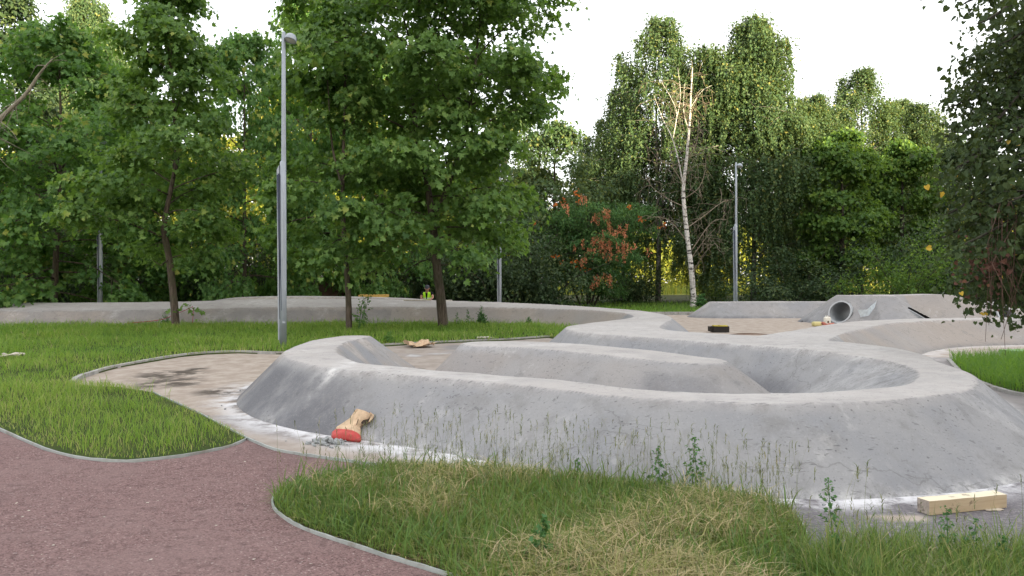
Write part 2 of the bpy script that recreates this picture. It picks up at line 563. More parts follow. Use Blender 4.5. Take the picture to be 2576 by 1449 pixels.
M['pipe'] = m_plain('grey_pipe', (0.36, 0.38, 0.40), 0.5, 0.4, 0.1, 6, 0, 0.1)
M['piperim'] = m_plain('pipe_rim', (0.36, 0.375, 0.39), 0.45, 0.4, 0.08, 6, 0, 0.05)
M['sheet'] = m_plain('plastic_sheet', (0.62, 0.70, 0.76), 0.3, 0.5, 0.15, 7, 0, 0.2)
M['vest'] = m_plain('hi_vis_yellow', (0.42, 0.80, 0.04), 0.7, 0.2, 0.1, 6)
M['reflect'] = m_plain('reflective_strip', (0.6, 0.62, 0.6), 0.4, 0.5, 0.05)
M['skin'] = m_plain('skin', (0.36, 0.20, 0.14), 0.6, 0.3, 0.06)
M['blackcloth'] = m_plain('black_cloth', (0.016, 0.015, 0.018), 0.9, 0.1)
M['trouser'] = m_plain('grey_trousers', (0.075, 0.078, 0.09), 0.9, 0.1)
M['capcloth'] = m_plain('dark_grey_cap', (0.05, 0.052, 0.065), 0.8, 0.2)
M['rope'] = m_plain('red_string', (0.36, 0.03, 0.05), 0.7, 0.2)
M['greenpaint'] = m_plain('green_board', (0.17, 0.30, 0.12), 0.7, 0.2, 0.2, 9)
M['paper'] = m_plain('tan_paper', (0.46, 0.40, 0.32), 0.85, 0.1, 0.12, 15)
M['stone'] = m_plain('pale_stone', (0.44, 0.40, 0.35), 0.9, 0.1, 0.25, 12)
M['greybuild'] = m_plain('far_wall', (0.55, 0.58, 0.62), 0.8, 0.2, 0.08, 0.5)

# ------------------------------------------------------------- track fields
# x, y, height, half width of the flat top, slope left, slope right, tilt
SNAKE = [(-2.85, 14.25, .60, .30, .75, 1.0, 0), (-2.95, 13.2, .62, .32, .80, 1.0, 0), (-2.95, 11.9, .62, .34, .95, 1.0, 0), (-2.70, 10.6, .61, .36, .9, 1.0, 0),
         (-1.95, 9.35, .60, .28, .9, .95, 0), (-.60, 8.42, .60, .27, .9, .95, 0), (.35, 7.74, .60, .27, .9, .9, 0), (1.15, 7.0, .60, .27, .9, .85, 0),
         (2.1, 6.76, .60, .27, .85, .85, 0), (2.95, 6.88, .60, .28, .8, .85, 0), (3.75, 7.25, .60, .28, .7, .85, 0), (4.35, 7.9, .60, .27, .55, .85, 0), (4.78, 8.8, .60, .24, .45, .9, 0),
         (4.98, 9.7, .60, .26, .5, .9, 0), (5.08, 10.7, .60, .50, .75, .8, 0), (4.92, 12.0, .60, .80, .95, .7, 0), (4.2, 13.25, .60, .95, .95, .7, 0),
         (3.15, 14.5, .60, .92, .95, .7, 0), (2.3, 15.7, .60, 1.0, .95, .8, 0), (2.2, 17.1, .60, 1.0, .9, .8, 0), (2.9, 19.1, .60, .8, .9, .8, 0),
         (3.8, 21.5, .60, .55, .85, .85, 0), (4.05, 24.0, .60, .5, .85, .85, 0), (3.7, 26.6, .60, .6, .85, .8, 0), (2.3, 29.0, .62, .8, .85, .8, -.03),
         (-.2, 30.4, .68, 1.0, .85, .8, -.06), (-4, 30.7, .74, 1.1, .85, .8, -.10), (-9, 30.3, .76, 1.2, .85, .8, -.11), (-14, 29.9, .66, 1.2, .85, .8, -.10), (-20, 29.5, .64, 1.2, .85, .8, -.10), (-29, 29, .64, 1.2, .85, .8, -.10)]
RIDGE2 = [(-13.2, 33.2, .60, .3, .5, .5, 0), (-11.5, 33.3, .92, .4, .7, .7, 0), (-8, 33.5, .95, .4, .7, .7, 0), (-4.5, 33.6, .86, .4, .7, .7, 0), (-1.5, 33.4, .62, .4, .7, .7, 0)]
BRANCH = [(4.6, 13.4, .60, .7, .8, .8, 0), (5.7, 15.1, .60, .55, .8, .7, 0), (7.1, 17.1, .60, .5, .8, .62, 0), (8.6, 19.0, .60, .45, .8, .62, 0), (10.4, 20.4, .60, .42, .8, .62, 0), (13.5, 21.3, .60, .42, .8, .62, 0), (20, 22.2, .60, .42, .8, .62, 0)]
ISLAND = [(-.30, 12.35, .62, .50, 1.15, 1.0, 0), (.35, 12.1, .63, .54, .95, .9, 0), (1.05, 11.35, .63, .54, .9, .9, 0), (1.75, 10.65, .62, .52, .85, .9, 0), (2.35, 10.15, .58, .42, .75, .8, 0)]
FARLOW = [(9.2, 35.1, .68, .4, .7, .7, 0), (12, 35.2, .69, .4, .7, .75, 0), (16, 35.4, .69, .4, .7, .75, 0), (22, 35.6, .69, .4, .7, .75, 0)]
TABLE = [(13.15, 30.7, 1.05, .5, .75, .85, 0), (15, 30.7, 1.06, .5, .75, .85, 0), (17.0, 30.7, 1.05, .5, .75, .85, 0), (18.4, 30.7, .55, .5, .75, .85, 0), (22, 30.9, .52, .5, .75, .85, 0)]
HIP = [(14.15, 30.4, 1.04, .42, .9, .9, 0), (14.12, 29.9, 1.02, .42, .62, .62, 0), (14.0, 28.9, .40, .5, .62, .62, 0), (13.9, 28.2, -.05, .6, .6, .6, 0)]


def ridge(X, Y, pts, sub=5):
    P = catmull(pts, sub)
    sh = X.shape
    X = X.ravel()
    Y = Y.ravel()
    n = len(X)
    best = np.full(n, 1e9)
    prm = np.zeros((n, 5))
    sd = np.zeros(n)
    pad = 3.0
    for a, b in zip(P[:-1], P[1:]):
        x0, x1 = min(a[0], b[0]) - pad, max(a[0], b[0]) + pad
        y0, y1 = min(a[1], b[1]) - pad, max(a[1], b[1]) + pad
        idx = np.nonzero((X > x0) & (X < x1) & (Y > y0) & (Y < y1))[0]
        if not len(idx):
            continue
        d = b[:2] - a[:2]
        L2 = d @ d
        t = np.clip(((X[idx] - a[0]) * d[0] + (Y[idx] - a[1]) * d[1]) / L2, 0, 1)
        qx = X[idx] - a[0] - t * d[0]
        qy = Y[idx] - a[1] - t * d[1]
        dist = np.hypot(qx, qy)
        k = dist < best[idx]
        j = idx[k]
        best[j] = dist[k]
        prm[j] = a[2:] + t[k][:, None] * (b[2:] - a[2:])
        sd[j] = np.where(d[0] * qy[k] - d[1] * qx[k] > 0, 1, -1) * dist[k]
    wav = 0.055 * fnoise(X / 1.3, Y / 1.3, 2) + 0.007 * fnoise(X / 0.2, Y / 0.2, 2)
    dd = np.abs(sd) + wav
    sl = np.where(sd > 0, prm[:, 2], prm[:, 3])
    w = prm[:, 1]
    u = dd - w
    k = 0.012
    z = prm[:, 0] + prm[:, 4] * np.clip(sd, -w, w) - sl * 0.5 * (u + np.sqrt(u * u + k * k))
    z = z + 0.012 * fnoise(X / 0.7 + 9, Y / 0.7, 2) + 0.003 * fnoise(X / 0.14, Y / 0.14 + 4, 2)
    z[best > 1e8] = -5
    return z.reshape(sh)


def spaced(*seg):
    out = []
    for a, b, s in seg:
        out.append(np.arange(a, b, s))
    return np.concatenate(out + [np.array([seg[-1][1]])])


def track_field(X, Y):
    return np.maximum(np.maximum(ridge(X, Y, SNAKE), ridge(X, Y, RIDGE2)), ridge(X, Y, BRANCH))


def grid_faces(nx, ny, keep):
    i = np.arange(ny - 1)[:, None] * nx + np.arange(nx - 1)[None, :]
    q = np.stack([i, i + 1, i + 1 + nx, i + nx], -1)
    return q[keep]


def height_mesh(name, xs, ys, fun, mat, attrf, cut=-0.10, off=(0, 0), holes=()):
    X, Y = np.meshgrid(xs, ys)
    Z = fun(X, Y)
    ok = Z > cut
    for c_, a_, r_ in holes:
        a_ = np.asarray(a_, float) / np.linalg.norm(a_)
        D_ = np.stack([X - c_[0], Y - c_[1], Z - c_[2]], -1)
        al = D_ @ a_
        ok &= ~((np.linalg.norm(D_ - al[..., None] * a_, axis=-1) < r_) & (al > -1.0) & (al < (3.4 if r_ > .35 else 1.0)))
    kc = ok[:-1, :-1] & ok[1:, :-1] & ok[:-1, 1:] & ok[1:, 1:]
    q = grid_faces(len(xs), len(ys), kc)
    used, inv = np.unique(q.ravel(), return_inverse=True)
    V = np.stack([X.ravel() - off[0], Y.ravel() - off[1], Z.ravel()], -1)[used]
    gy, gx = np.gradient(np.maximum(Z, -1), ys, xs)
    A_ = attrf(X, Y, Z)
    sl_ = np.hypot(gx, gy)
    A_['top'] = sstep(.50, .28, sl_) * sstep(.3, .45, Z)  # flatness mask for the painted skylight on the tops
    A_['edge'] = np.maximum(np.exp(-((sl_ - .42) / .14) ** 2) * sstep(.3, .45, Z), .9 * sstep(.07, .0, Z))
    at = {k: v.ravel()[used] for k, v in A_.items()}
    return mesh(name, V, inv, np.full(len(q), 4), mat, True, at)


def track_attr(X, Y, Z):
    n = fnoise(X / 1.7, Y / 1.7, 3)
    n2 = fnoise(X / 0.5 + 30, Y / 0.5, 3)
    top = sstep(0.50, 0.585, Z)
    wet = sstep(-1.5, -2.3, X + 0.35 * (Y - 9) + 0.25 * n2) * sstep(.6, .45, Z) * (Y < 11.5)
    wet = np.maximum(wet, 0.8 * sstep(10.4, 11.3, Y) * (X > 2.6) * (X < 4.4) * (Y < 12.2) * sstep(.30, .05, Z))
    wet = np.maximum(wet, .45 * sstep(.12, .0, Z) * (Y > 16))
    wet = np.maximum(wet, .38 * (Y > 26) * (X < -4.5) * sstep(.62, .5, Z) * (1 + .5 * n))
    tan = 0.25 * top * np.clip(n + .6, 0, 1) + (.45 + 0.45 * sstep(-.3, .4, n)) * (Y > 24) + (.35 + .5 * sstep(-.4, .3, n)) * (X > 6)
    tan = tan + 0.6 * sstep(-.2, .4, n2) * (X < -1.6) * (Y > 10.3) * (Y < 16)
    dust = 0.45 * top * sstep(-.2, .6, n) + 1.0 * sstep(-.25, .2, n2) * np.exp(-((X + 2.05 + 1.2 * (.55 - Z) + .12 * n) / .13) ** 2) * (Y < 10.5) * (Y > 8.2)  # cement dust; on the tops also part of their painted sky tone
    dust = dust + 0.7 * sstep(.09, .0, Z) * (Y < 9.5) * (X > -1.8)
    dust = dust + 0.35 * sstep(.0, .5, n2) * (X < -2.2) * (Y > 11)
    bow = sstep(3.3, 3.8, X) * (Y > 7) * (Y < 10.6) * sstep(.62, .56, Z) * (X + .0 < 4.9)
    dust = dust + .22 * bow
    return {'wet': np.clip(wet, 0, 1), 'tan': np.clip(tan, 0, .9), 'dust': np.clip(dust, 0, 1)}


def isl_attr(X, Y, Z):
    n = fnoise(X / 1.1 + 3, Y / 1.1, 3)
    n2 = fnoise(X / 0.4 + 3, Y / 0.4, 3)
    top = sstep(0.5, 0.585, Z)
    wet = .55 * sstep(1.5, 1.75, X + .2 * n2) * sstep(2.55, 2.3, X + .2 * n2) * sstep(.5, .42, Z)
    return {'wet': wet, 'tan': np.clip(.35 + .5 * n, 0, .8) * (1 - .6 * top), 'dust': np.clip(.4 * top * sstep(-.3, .5, n) + .3 * sstep(.2, .5, n2) * (X < .5), 0, 1)}


def far_attr(X, Y, Z):
    n = fnoise(X / 1.6 + 8, Y / 1.6, 3)
    return {'wet': .8 * sstep(.14, .02, Z + .05 * n), 'tan': np.clip(.15 + .5 * n + .5 * (X > 15), 0, .9), 'dust': .35 * sstep(.1, .5, n)}


xs = spaced((-30, -4.6, .13), (-4.6, 6.6, .033), (6.6, 20, .09))
ys = spaced((5.4, 15, .033), (15, 24, .07), (24, 36, .10))
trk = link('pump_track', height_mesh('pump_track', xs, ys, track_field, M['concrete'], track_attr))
tag(trk, 'long winding concrete berm running from the front horseshoe to the wall behind the lawn', 'berm')
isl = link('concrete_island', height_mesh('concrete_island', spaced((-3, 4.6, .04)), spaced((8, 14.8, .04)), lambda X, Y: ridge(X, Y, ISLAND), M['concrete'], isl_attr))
tag(isl, 'flat-topped grey concrete mound standing free inside the horseshoe of the front berm', 'mound')
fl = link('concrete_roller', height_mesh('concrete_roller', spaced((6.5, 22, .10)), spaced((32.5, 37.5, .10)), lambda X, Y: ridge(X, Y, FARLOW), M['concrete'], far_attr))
tag(fl, 'low long grey concrete mound in front of the second tall lamp post', 'mound')
# mouth centre, axis, radius, slope normal at the mouth, label
PIPES = [((12.34, 29.66, .42), (.62, .78, -.02), .40, (-.47, -.61, .50), 'round pipe mouth in the left side of the tall mound beside the canisters'),
         ((14.98, 29.25, .32), (-.80, .60, -.02), .30, (.55, -.10, .80), 'narrow pipe mouth seen edge-on in the right side of the tall mound'),
         ((18.7, 29.75, .25), (.1, .99, -.02), .34, (.0, -.66, .75), 'pipe mouth at the right foot of the tall mound behind the linden leaves')]
tb = thing('concrete_tabletop', 'tallest concrete mound with sloping ramps and pipe openings in its sides', 'mound', (14.2, 30, 0))
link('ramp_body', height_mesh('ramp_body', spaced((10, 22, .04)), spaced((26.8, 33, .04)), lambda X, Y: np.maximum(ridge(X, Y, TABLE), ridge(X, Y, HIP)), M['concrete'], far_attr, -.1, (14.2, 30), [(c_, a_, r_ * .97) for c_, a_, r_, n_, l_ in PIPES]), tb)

# ----------------------------------------------------------------- polygons
LAWN = [G(-500, 900)[:2], G(-330, 985)[:2]] + [G(*p)[:2] for p in
        [(-120, 1035), (0, 1083), (110, 1130), (190, 1152), (265, 1162), (340, 1163), (460, 1150), (560, 1130), (600, 1118), (621, 1108), (600, 1096), (500, 1045), (430, 1013), (380, 990), (300, 977), (215, 973), (180, 966),
         (195, 955), (230, 944), (300, 925), (450, 899), (520, 892), (600, 889), (715, 892), (850, 882), (950, 873), (1030, 868), (1160, 862), (1280, 857), (1380, 850)]]
LAWN += [(1.6, 20.5), (2.3, 23.5), (2.2, 26), (1.2, 28.2), (-1, 29.0), (-5, 29.3), (-10, 29.0), (-20, 28.3), (-30, 28), (-30, 20)]
PATCH = [G(*p)[:2] for p in [(690, 1262), (700, 1243), (760, 1218), (880, 1192), (985, 1180), (1120, 1186), (1250, 1196), (1400, 1208), (1550, 1222), (1700, 1240), (1827, 1258), (1910, 1272), (1980, 1290), (2010, 1315), (2030, 1360), (2045, 1420)]] + \
        [(1.75, 3.95), (2.2, 3.2), (-.2, 3.2), (-.28, 3.95)] + [G(*p)[:2] for p in [(1120, 1449), (1000, 1412), (900, 1380), (800, 1347), (740, 1322), (705, 1298), (690, 1280)]]
PATHP = [G(*p)[:2] for p in [(-500, 910), (-330, 995), (-120, 1040), (0, 1088), (110, 1136), (190, 1157), (265, 1166), (340, 1167), (460, 1154), (560, 1134), (600, 1121), (622, 1109), (690, 1137), (760, 1150), (850, 1163), (985, 1181),
                             (880, 1195), (760, 1221), (700, 1247), (686, 1265), (688, 1285), (703, 1302), (738, 1327), (798, 1352), (898, 1385), (998, 1418), (1118, 1455)]] + [(-.32, 3.7), (-.25, 2.5), (0.3, -2), (-9, -2), (-14, 6)]
STRIP = [(1.55, 4.25), (1.85, 4.62), (2.6, 4.58), (3.4, 4.6), (4.6, 4.7), (4.6, 2.4), (1.55, 2.4)]
RLAWN = [G(*p)[:2] for p in [(2388, 907), (2440, 908), (2500, 906), (2600, 905)]] + [(13, 15.8), (13, 12.3)] + [G(*p)[:2] for p in [(2640, 1000), (2576, 994), (2520, 982), (2470, 965), (2420, 940)]]
FLAWN = [(-34, 37.2), (-14, 37.0), (3.2, 37.2), (9, 37.6), (20, 38), (36, 38), (36, 60), (-34, 60)]


def sheet(name, poly, z, mat, kind='structure', thick=0.0):
    import bmesh
    bm = bmesh.new()
    vs = [bm.verts.new((p[0], p[1], z)) for p in poly]
    f = bm.faces.new(vs)
    if f.normal.z < 0:
        f.normal_flip()
    bm.normal_update()
    if f.normal.z < 0:
        f.normal_flip()
    if thick:
        r = bmesh.ops.extrude_face_region(bm, geom=[f])
        nv = [e for e in r['geom'] if isinstance(e, bmesh.types.BMVert)]
        # the original face becomes the bottom
        bmesh.ops.translate(bm, verts=[v for v in bm.verts if v not in nv], vec=(0, 0, -thick))
    bmesh.ops.triangulate(bm, faces=bm.faces[:])
    me = bpy.data.meshes.new(name)
    bm.to_mesh(me)
    bm.free()
    me.materials.append(mat)
    return tag(link(name, me), kind=kind)


sheet('ground', [(500 * math.cos(t), 500 * math.sin(t)) for t in np.linspace(0, 2 * math.pi, 48, endpoint=False)], -0.05, M['ground'])
sheet('meadow', [(-150, 92), (150, 92), (260, 300), (-260, 300)], -0.03, M['meadow'])
sheet('lawn', LAWN, 0.022, M['soil'], thick=0.12)
sheet('lawn', PATCH, 0.02, M['straw_soil'], thick=0.12)
sheet('lawn', RLAWN, 0.03, M['soil'], thick=0.12)
sheet('lawn', FLAWN, 0.03, M['soil'], thick=0.12)
sheet('verge', STRIP, 0.012, M['straw_soil'], thick=0.10)
sheet('path', PATHP, 0.012, M['path'], thick=0.06)


def poly_dist(poly, X, Y, closed=False):
    best = np.full(X.shape, 1e9)
    P = [np.asarray(p[:2], float) for p in poly]
    if closed:
        P = P + [P[0]]
    for a, b in zip(P[:-1], P[1:]):
        d = b - a
        t = np.clip(((X - a[0]) * d[0] + (Y - a[1]) * d[1]) / (d @ d + 1e-12), 0, 1)
        best = np.minimum(best, np.hypot(X - a[0] - t * d[0], Y - a[1] - t * d[1]))
    return best


# base of the track: sand, cement dust, bare asphalt
xs = spaced((-9, 7, .08), (7, 24, .2))
ys = spaced((2.0, 17, .08), (17, 37.2, .2))
X, Y = np.meshgrid(xs, ys)
zf = np.maximum(track_field(X, Y), ridge(X, Y, ISLAND))
outd = np.clip(-zf / .8, 0, 9)
n = fnoise(X / 1.2, Y / 1.2, 4)
n2 = fnoise(X / .45 + 7, Y / .45, 3)
dust = sstep(.75, .05, outd + .28 * n) * (Y < 12.5) * (X < 7) * np.where(X > 1.2, sstep(.42, .05, outd + .1 * n), 1)
dust = np.maximum(dust, .8 * sstep(.15, .5, n) * (Y > 13) * (Y < 17.5) * (X > -2.2) * (X < 1.5))
dust = np.maximum(dust, .6 * sstep(.6, .0, outd + .2 * n) * (X > 7) * (Y > 15))
dark = sstep(1.0, 2.0, X + .4 * n) * sstep(6.6, 6.1, Y - .12 * (X - 2) + .3 * n2)
dark = np.maximum(dark, .75 * (X > 6) * (Y < 20) * sstep(.5, 1.4, outd + .3 * n) * (Y > 12))
tan = np.maximum(sstep(-2.2, -3.2, X) * (Y > 9.4), (Y > 16.5) * sstep(2.5, 3.5, X) * 1.0)
tan = np.maximum(tan, .75 * (Y < 11) * (X < 1.2) * sstep(.25, .6, outd))
tan = np.maximum(tan, .7 * (X > -3) * (X < 2) * (Y > 13) * sstep(.5, .1, n))
patch_ = np.hypot((X - 2.62) / .22, (Y - 5.33) / .075) + .3 * n2
tan = np.maximum(tan, sstep(1.15, .9, patch_))
dark = dark * (1 - sstep(1.15, .9, patch_))
wet = np.zeros_like(X)
for (u, v, a, b) in ((430, 962, 70, 14), (400, 945, 45, 9), (445, 938, 70, 7), (485, 930, 30, 5), (560, 985, 60, 9)):
    c = G(u, v)
    e = G(u + a, v)
    g = G(u, v - b)
    wet = np.maximum(wet, sstep(1.6, .5, np.hypot((X - c[0]) / abs(e[0] - c[0]), (Y - c[1]) / abs(g[1] - c[1])) + .5 * n2))
wet = np.maximum(wet, .8 * sstep(.14, .0, outd + .1 * n2) * (Y > 9.6) * (X < -1.5))
Z = 0.002 * n + 0.0
q = grid_faces(len(xs), len(ys), np.ones((len(ys) - 1, len(xs) - 1), bool))
pan = link('pavement', mesh('pavement', np.stack([X, Y, Z], -1), q, np.full(len(q), 4), M['pan'], True,
                            {'tan': tan, 'dust': np.clip(dust, 0, 1), 'dark': np.clip(dark, 0, 1), 'wet': wet}))
tag(pan, kind='structure')


def strip_along(poly, w, z0, z1, closed=False):
    """rail of rectangular section along a plan polyline"""
    P = catmull(np.array([p[:2] for p in poly]), 4)
    T = np.gradient(P, axis=0)
    T /= np.linalg.norm(T, axis=1)[:, None]
    N = np.stack([-T[:, 1], T[:, 0]], -1) * w / 2
    n = len(P)
    jig = R.normal(0, 0.002, n)
    V = np.concatenate([np.c_[P - N, np.full(n, z0)], np.c_[P + N, np.full(n, z0)], np.c_[P + N, z1 + jig], np.c_[P - N, z1 + jig]])
    fs = []
    for i in range(n - 1):
        for k in range(4):
            a = k * n + i
            b = ((k + 1) % 4) * n + i
            fs.append((a, a + 1, b + 1, b))
    fs += [(0, n, 2 * n, 3 * n), (n - 1, 4 * n - 1, 3 * n - 1, 2 * n - 1)]
    return MB().add(V, fs)


ed1 = [G(*p) for p in [(-330, 990), (-120, 1037), (0, 1085), (110, 1133), (190, 1155), (265, 1164), (340, 1165), (460, 1152), (560, 1132), (600, 1119.5), (621, 1108)]]
ed2 = [G(*p) for p in [(380, 989), (430, 1012), (500, 1044), (560, 1076), (621, 1108), (690, 1136), (760, 1149), (850, 1162), (985, 1180)]]
ed3 = [G(*p) for p in [(985, 1181), (880, 1194), (760, 1219), (702, 1244), (686, 1263), (688, 1283), (703, 1300), (738, 1325), (798, 1350), (898, 1383), (998, 1416), (1118, 1452), (1210, 1485)]]
ed4 = [G(*p) for p in [(985, 1179), (1120, 1185), (1250, 1195), (1400, 1207), (1550, 1221), (1700, 1239), (1827, 1257), (1910, 1271), (1980, 1289), (2010, 1313), (2032, 1360)]]
for e, w, h, lb in ((ed1, .012, .034, 'thin pale edging strip curving between the left lawn and the red gravel path'),
                    (ed2, .012, .036, 'thin edging strip along the cement-dusted base beside the red gravel path'),
                    (ed3, .012, .034, 'thin pale edging strip round the nose of the dry front grass patch'),
                    (ed4, .012, .034, 'dark edging strip along the back of the dry front grass patch')):
    tag(link('path_edging', strip_along(e, w, -.03, h).mesh('path_edging', M['edging'], False)), lb, 'edging', 'edging strips along the grass')
kb = [G(*p) for p in [(182, 966), (196, 955), (230, 943), (300, 924), (450, 898), (520, 891), (600, 888), (715, 891), (850, 881), (950, 872), (1030, 867), (1160, 861), (1280, 856), (1380, 849)]]
tag(link('kerb', strip_along(kb, .08, -.03, .06).mesh('kerb', M['kerb'], False)), kind='structure')
kb = [(2.6, 37.1, 0), (9, 37.5, 0), (20, 37.9, 0), (32, 37.9, 0)]
tag(link('kerb', strip_along(kb, .14, -.03, .14).mesh('kerb', M['kerb'], False)), kind='structure')
kb = [G(*p) for p in [(2640, 1003), (2576, 997), (2520, 985), (2470, 967), (2420, 942), (2386, 907)]]
tag(link('kerb', strip_along(kb, .07, -.03, .045).mesh('kerb', M['kerb'], False)), kind='structure')


# -------------------------------------------------------------------- grass
def blades(name, P, Hh, Wd, lean, tint, mat, label_kind=True, head=False):
    """P (n,3) roots; one mesh of curved blades"""
    n = len(P)
    az = R.random(n) * 2 * math.pi
    D = np.stack([np.cos(az), np.sin(az), np.zeros(n)], -1)
    fa = az + math.pi / 2 + R.normal(0, .5, n)
    Wv = np.stack([np.cos(fa), np.sin(fa), np.zeros(n)], -1)
    ts = np.array([0, .38, .74, 1.0])
    wf = np.array([.9, 1.0, .65, 0.0]) if not head else np.array([.8, .7, .6, .5])
    V = []
    for t, w in zip(ts, wf):
        c = P + D * (lean * Hh * t ** 2)[:, None] + np.array([0, 0, 1.0]) * (Hh * t * (1 - .42 * np.minimum(lean, 1.3) * t))[:, None]
        if w > 0:
            V += [c - Wv * (Wd * w / 2)[:, None], c + Wv * (Wd * w / 2)[:, None]]
        else:
            V += [c]
    k = len(V)
    V = np.stack(V, 1).reshape(-1, 3)
    base = (np.arange(n) * k)[:, None]
    if k == 7:
        L = base + np.array([0, 1, 3, 2, 2, 3, 5, 4, 4, 5, 6])[None, :]
        S = np.tile([4, 4, 3], n)
    else:
        L = base + np.array([0, 1, 3, 2, 2, 3, 5, 4, 4, 5, 7, 6])[None, :]
        S = np.tile([4, 4, 4], n)
    return V, L, S, np.repeat(tint, k), (P + D * (lean * Hh)[:, None] + np.array([0, 0, 1.0]) * (Hh * (1 - .42 * np.minimum(lean, 1.3)))[:, None])


def scatter(poly, dens_fun, n_try):
    poly = np.asarray([p[:2] for p in poly])
    lo, hi = poly.min(0), poly.max(0)
    X = lo[0] + (hi[0] - lo[0]) * R.random(n_try)
    Y = lo[1] + (hi[1] - lo[1]) * R.random(n_try)
    k = inside(poly, X, Y)
    X, Y = X[k], Y[k]
    k = R.random(len(X)) < dens_fun(X, Y)
    # only what the picture could see, and a margin
    X, Y = X[k], Y[k]
    k = (np.abs(X) < .75 * Y + 2.0)
    return X[k], Y[k]


def join(parts):
    V = np.concatenate([p[0] for p in parts])
    L = []
    o = 0
    for p in parts:
        L.append((p[1] + o).ravel())
        o += len(p[0])
    return V, np.concatenate(L), np.concatenate([p[2] for p in parts]), np.concatenate([p[3] for p in parts])


def grass_obj(name, parts, mat, label):
    V, L, S, A = join(parts)
    o = link(name, mesh(name, V, L, S, mat, True, {'tint': A}))
    return tag(o, label, 'grass', None, 'stuff')


# left and far lawn
lp = []
X, Y = scatter(LAWN, lambda x, y: np.clip((9.5 / np.maximum(y, 6)) ** 1.5, 0.10, 1), 420000)
n1 = fnoise(X / 2.2, Y / 2.2, 3)
n2 = fnoise(X / .7, Y / .7, 2)
edge = poly_dist(LAWN, X, Y, True)
sz = np.clip(Y / 11, .8, 2.6)
hh = (.105 + .06 * n1 + .05 * R.random(len(X)) + .05 * sstep(14, 22, Y)) * np.clip(.45 + edge * 1.6, .45, 1) * np.clip(1 + .85 * n2, .4, 1.8)
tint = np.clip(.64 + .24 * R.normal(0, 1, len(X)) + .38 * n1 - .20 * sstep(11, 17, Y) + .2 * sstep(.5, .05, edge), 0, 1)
bare = (fnoise(X / .9 + 50, Y / .9, 3) > .34) & (Y < 15) & (R.random(len(X)) < .8)
k = ~bare
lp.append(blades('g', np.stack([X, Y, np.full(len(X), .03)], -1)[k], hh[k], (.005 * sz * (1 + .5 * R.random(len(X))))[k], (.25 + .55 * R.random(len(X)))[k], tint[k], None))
# taller tufts by the wall foot and in the middle
X, Y = scatter(LAWN, lambda x, y: np.clip(sstep(22, 27, y) * .5 + .6 * sstep(-.05, .4, fnoise(x / 1.5 + 20, y / 1.5, 3)), 0, 1), 52000)
sz = np.clip(Y / 11, .8, 2.6)
lp.append(blades('g', np.stack([X, Y, np.full(len(X), .03)], -1), .18 + .20 * R.random(len(X)), .005 * sz, .25 + .9 * R.random(len(X)), np.clip(.5 + .22 * R.normal(0, 1, len(X)), 0, 1), None))
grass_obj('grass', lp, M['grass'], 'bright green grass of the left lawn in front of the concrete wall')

# dry front patch
fp = []
X, Y = scatter(PATCH, lambda x, y: np.ones_like(x), 66000)
edge = poly_dist(PATCH, X, Y, True)
n1 = fnoise(X / .8, Y / .8, 3)
n3 = fnoise(X / 2 + 5, Y / 2, 2)
green = sstep(.9, .15, edge) * .22 + sstep(1.0, -.5, X + 1.2) * .15
tint = np.clip(.58 + .23 * R.normal(0, 1, len(X)) + .42 * n1 - green, 0, 1)
hh = (.09 + .11 * R.random(len(X)) + .07 * n1) * np.clip(.55 + edge * 1.2, .55, 1)
ln = np.where(R.random(len(X)) < .55, .7 + 1.0 * R.random(len(X)), .15 + .5 * R.random(len(X)))
fp.append(blades('g', np.stack([X, Y, np.full(len(X), .02)], -1), hh, .0032 + .003 * R.random(len(X)), ln, tint, None))
# broad green blades
X, Y = scatter(PATCH, lambda x, y: np.ones_like(x), 4200)
fp.append(blades('g', np.stack([X, Y, np.full(len(X), .02)], -1), .12 + .17 * R.random(len(X)), .007 + .006 * R.random(len(X)), .15 + .9 * R.random(len(X)), np.clip(.12 + .14 * R.random(len(X)), 0, 1), None))
# lying straw
X, Y = scatter(PATCH, lambda x, y: sstep(-.15, .3, fnoise(x / .8, y / .8, 3)) * sstep(.1, .6, poly_dist(PATCH, x, y, True)), 46000)
fp.append(blades('g', np.stack([X, Y, .04 + .10 * R.random(len(X))], -1), .07 + .11 * R.random(len(X)), .0035 + .002 * R.random(len(X)), .9 + 1.2 * R.random(len(X)), np.clip(.78 + .14 * R.normal(0, 1, len(X)), .4, 1), None))
grass_obj('grass', fp, M['drygrass'], 'long dry straw coloured grass of the front patch beside the red path')


def seed_stems(poly, n, hlo, hhi, densf, label, name='seed_grass'):
    X, Y = scatter(poly, densf, n)
    n = len(X)
    H_ = hlo + (hhi - hlo) * R.random(n) ** 1.5
    a = blades('g', np.stack([X, Y, np.full(n, .02)], -1), H_, np.full(n, .0023), .05 + .35 * R.random(n), np.clip(.5 + .25 * R.normal(0, 1, n), 0, 1), None, head=True)
    tips = a[4]
    m_ = 5
    T = np.repeat(tips, m_, 0) - np.array([0, 0, 1.0]) * (np.tile(np.arange(m_), n) * .016)[:, None]
    b = blades('g', T, .026 + .018 * R.random(n * m_), np.full(n * m_, .0048), .5 + .5 * R.random(n * m_), np.clip(.35 + .3 * R.normal(0, 1, n * m_), 0, 1), None)
    V, L, S, A = join([a, b])
    return tag(link(name, mesh(name, V, L, S, M['stem'], True, {'tint': A})), label, 'grass', None, 'stuff')


pb = [G(*p)[:2] for p in [(985, 1180), (1120, 1186), (1250, 1196), (1400, 1208), (1550, 1222), (1700, 1240), (1827, 1258), (1980, 1290)]]
seed_stems(PATCH, 5600, .20, .62, lambda x, y: .95 * np.exp(-poly_dist(pb, x, y) / .28) + .10, 'thin grass stems with seed heads standing along the back of the front patch')
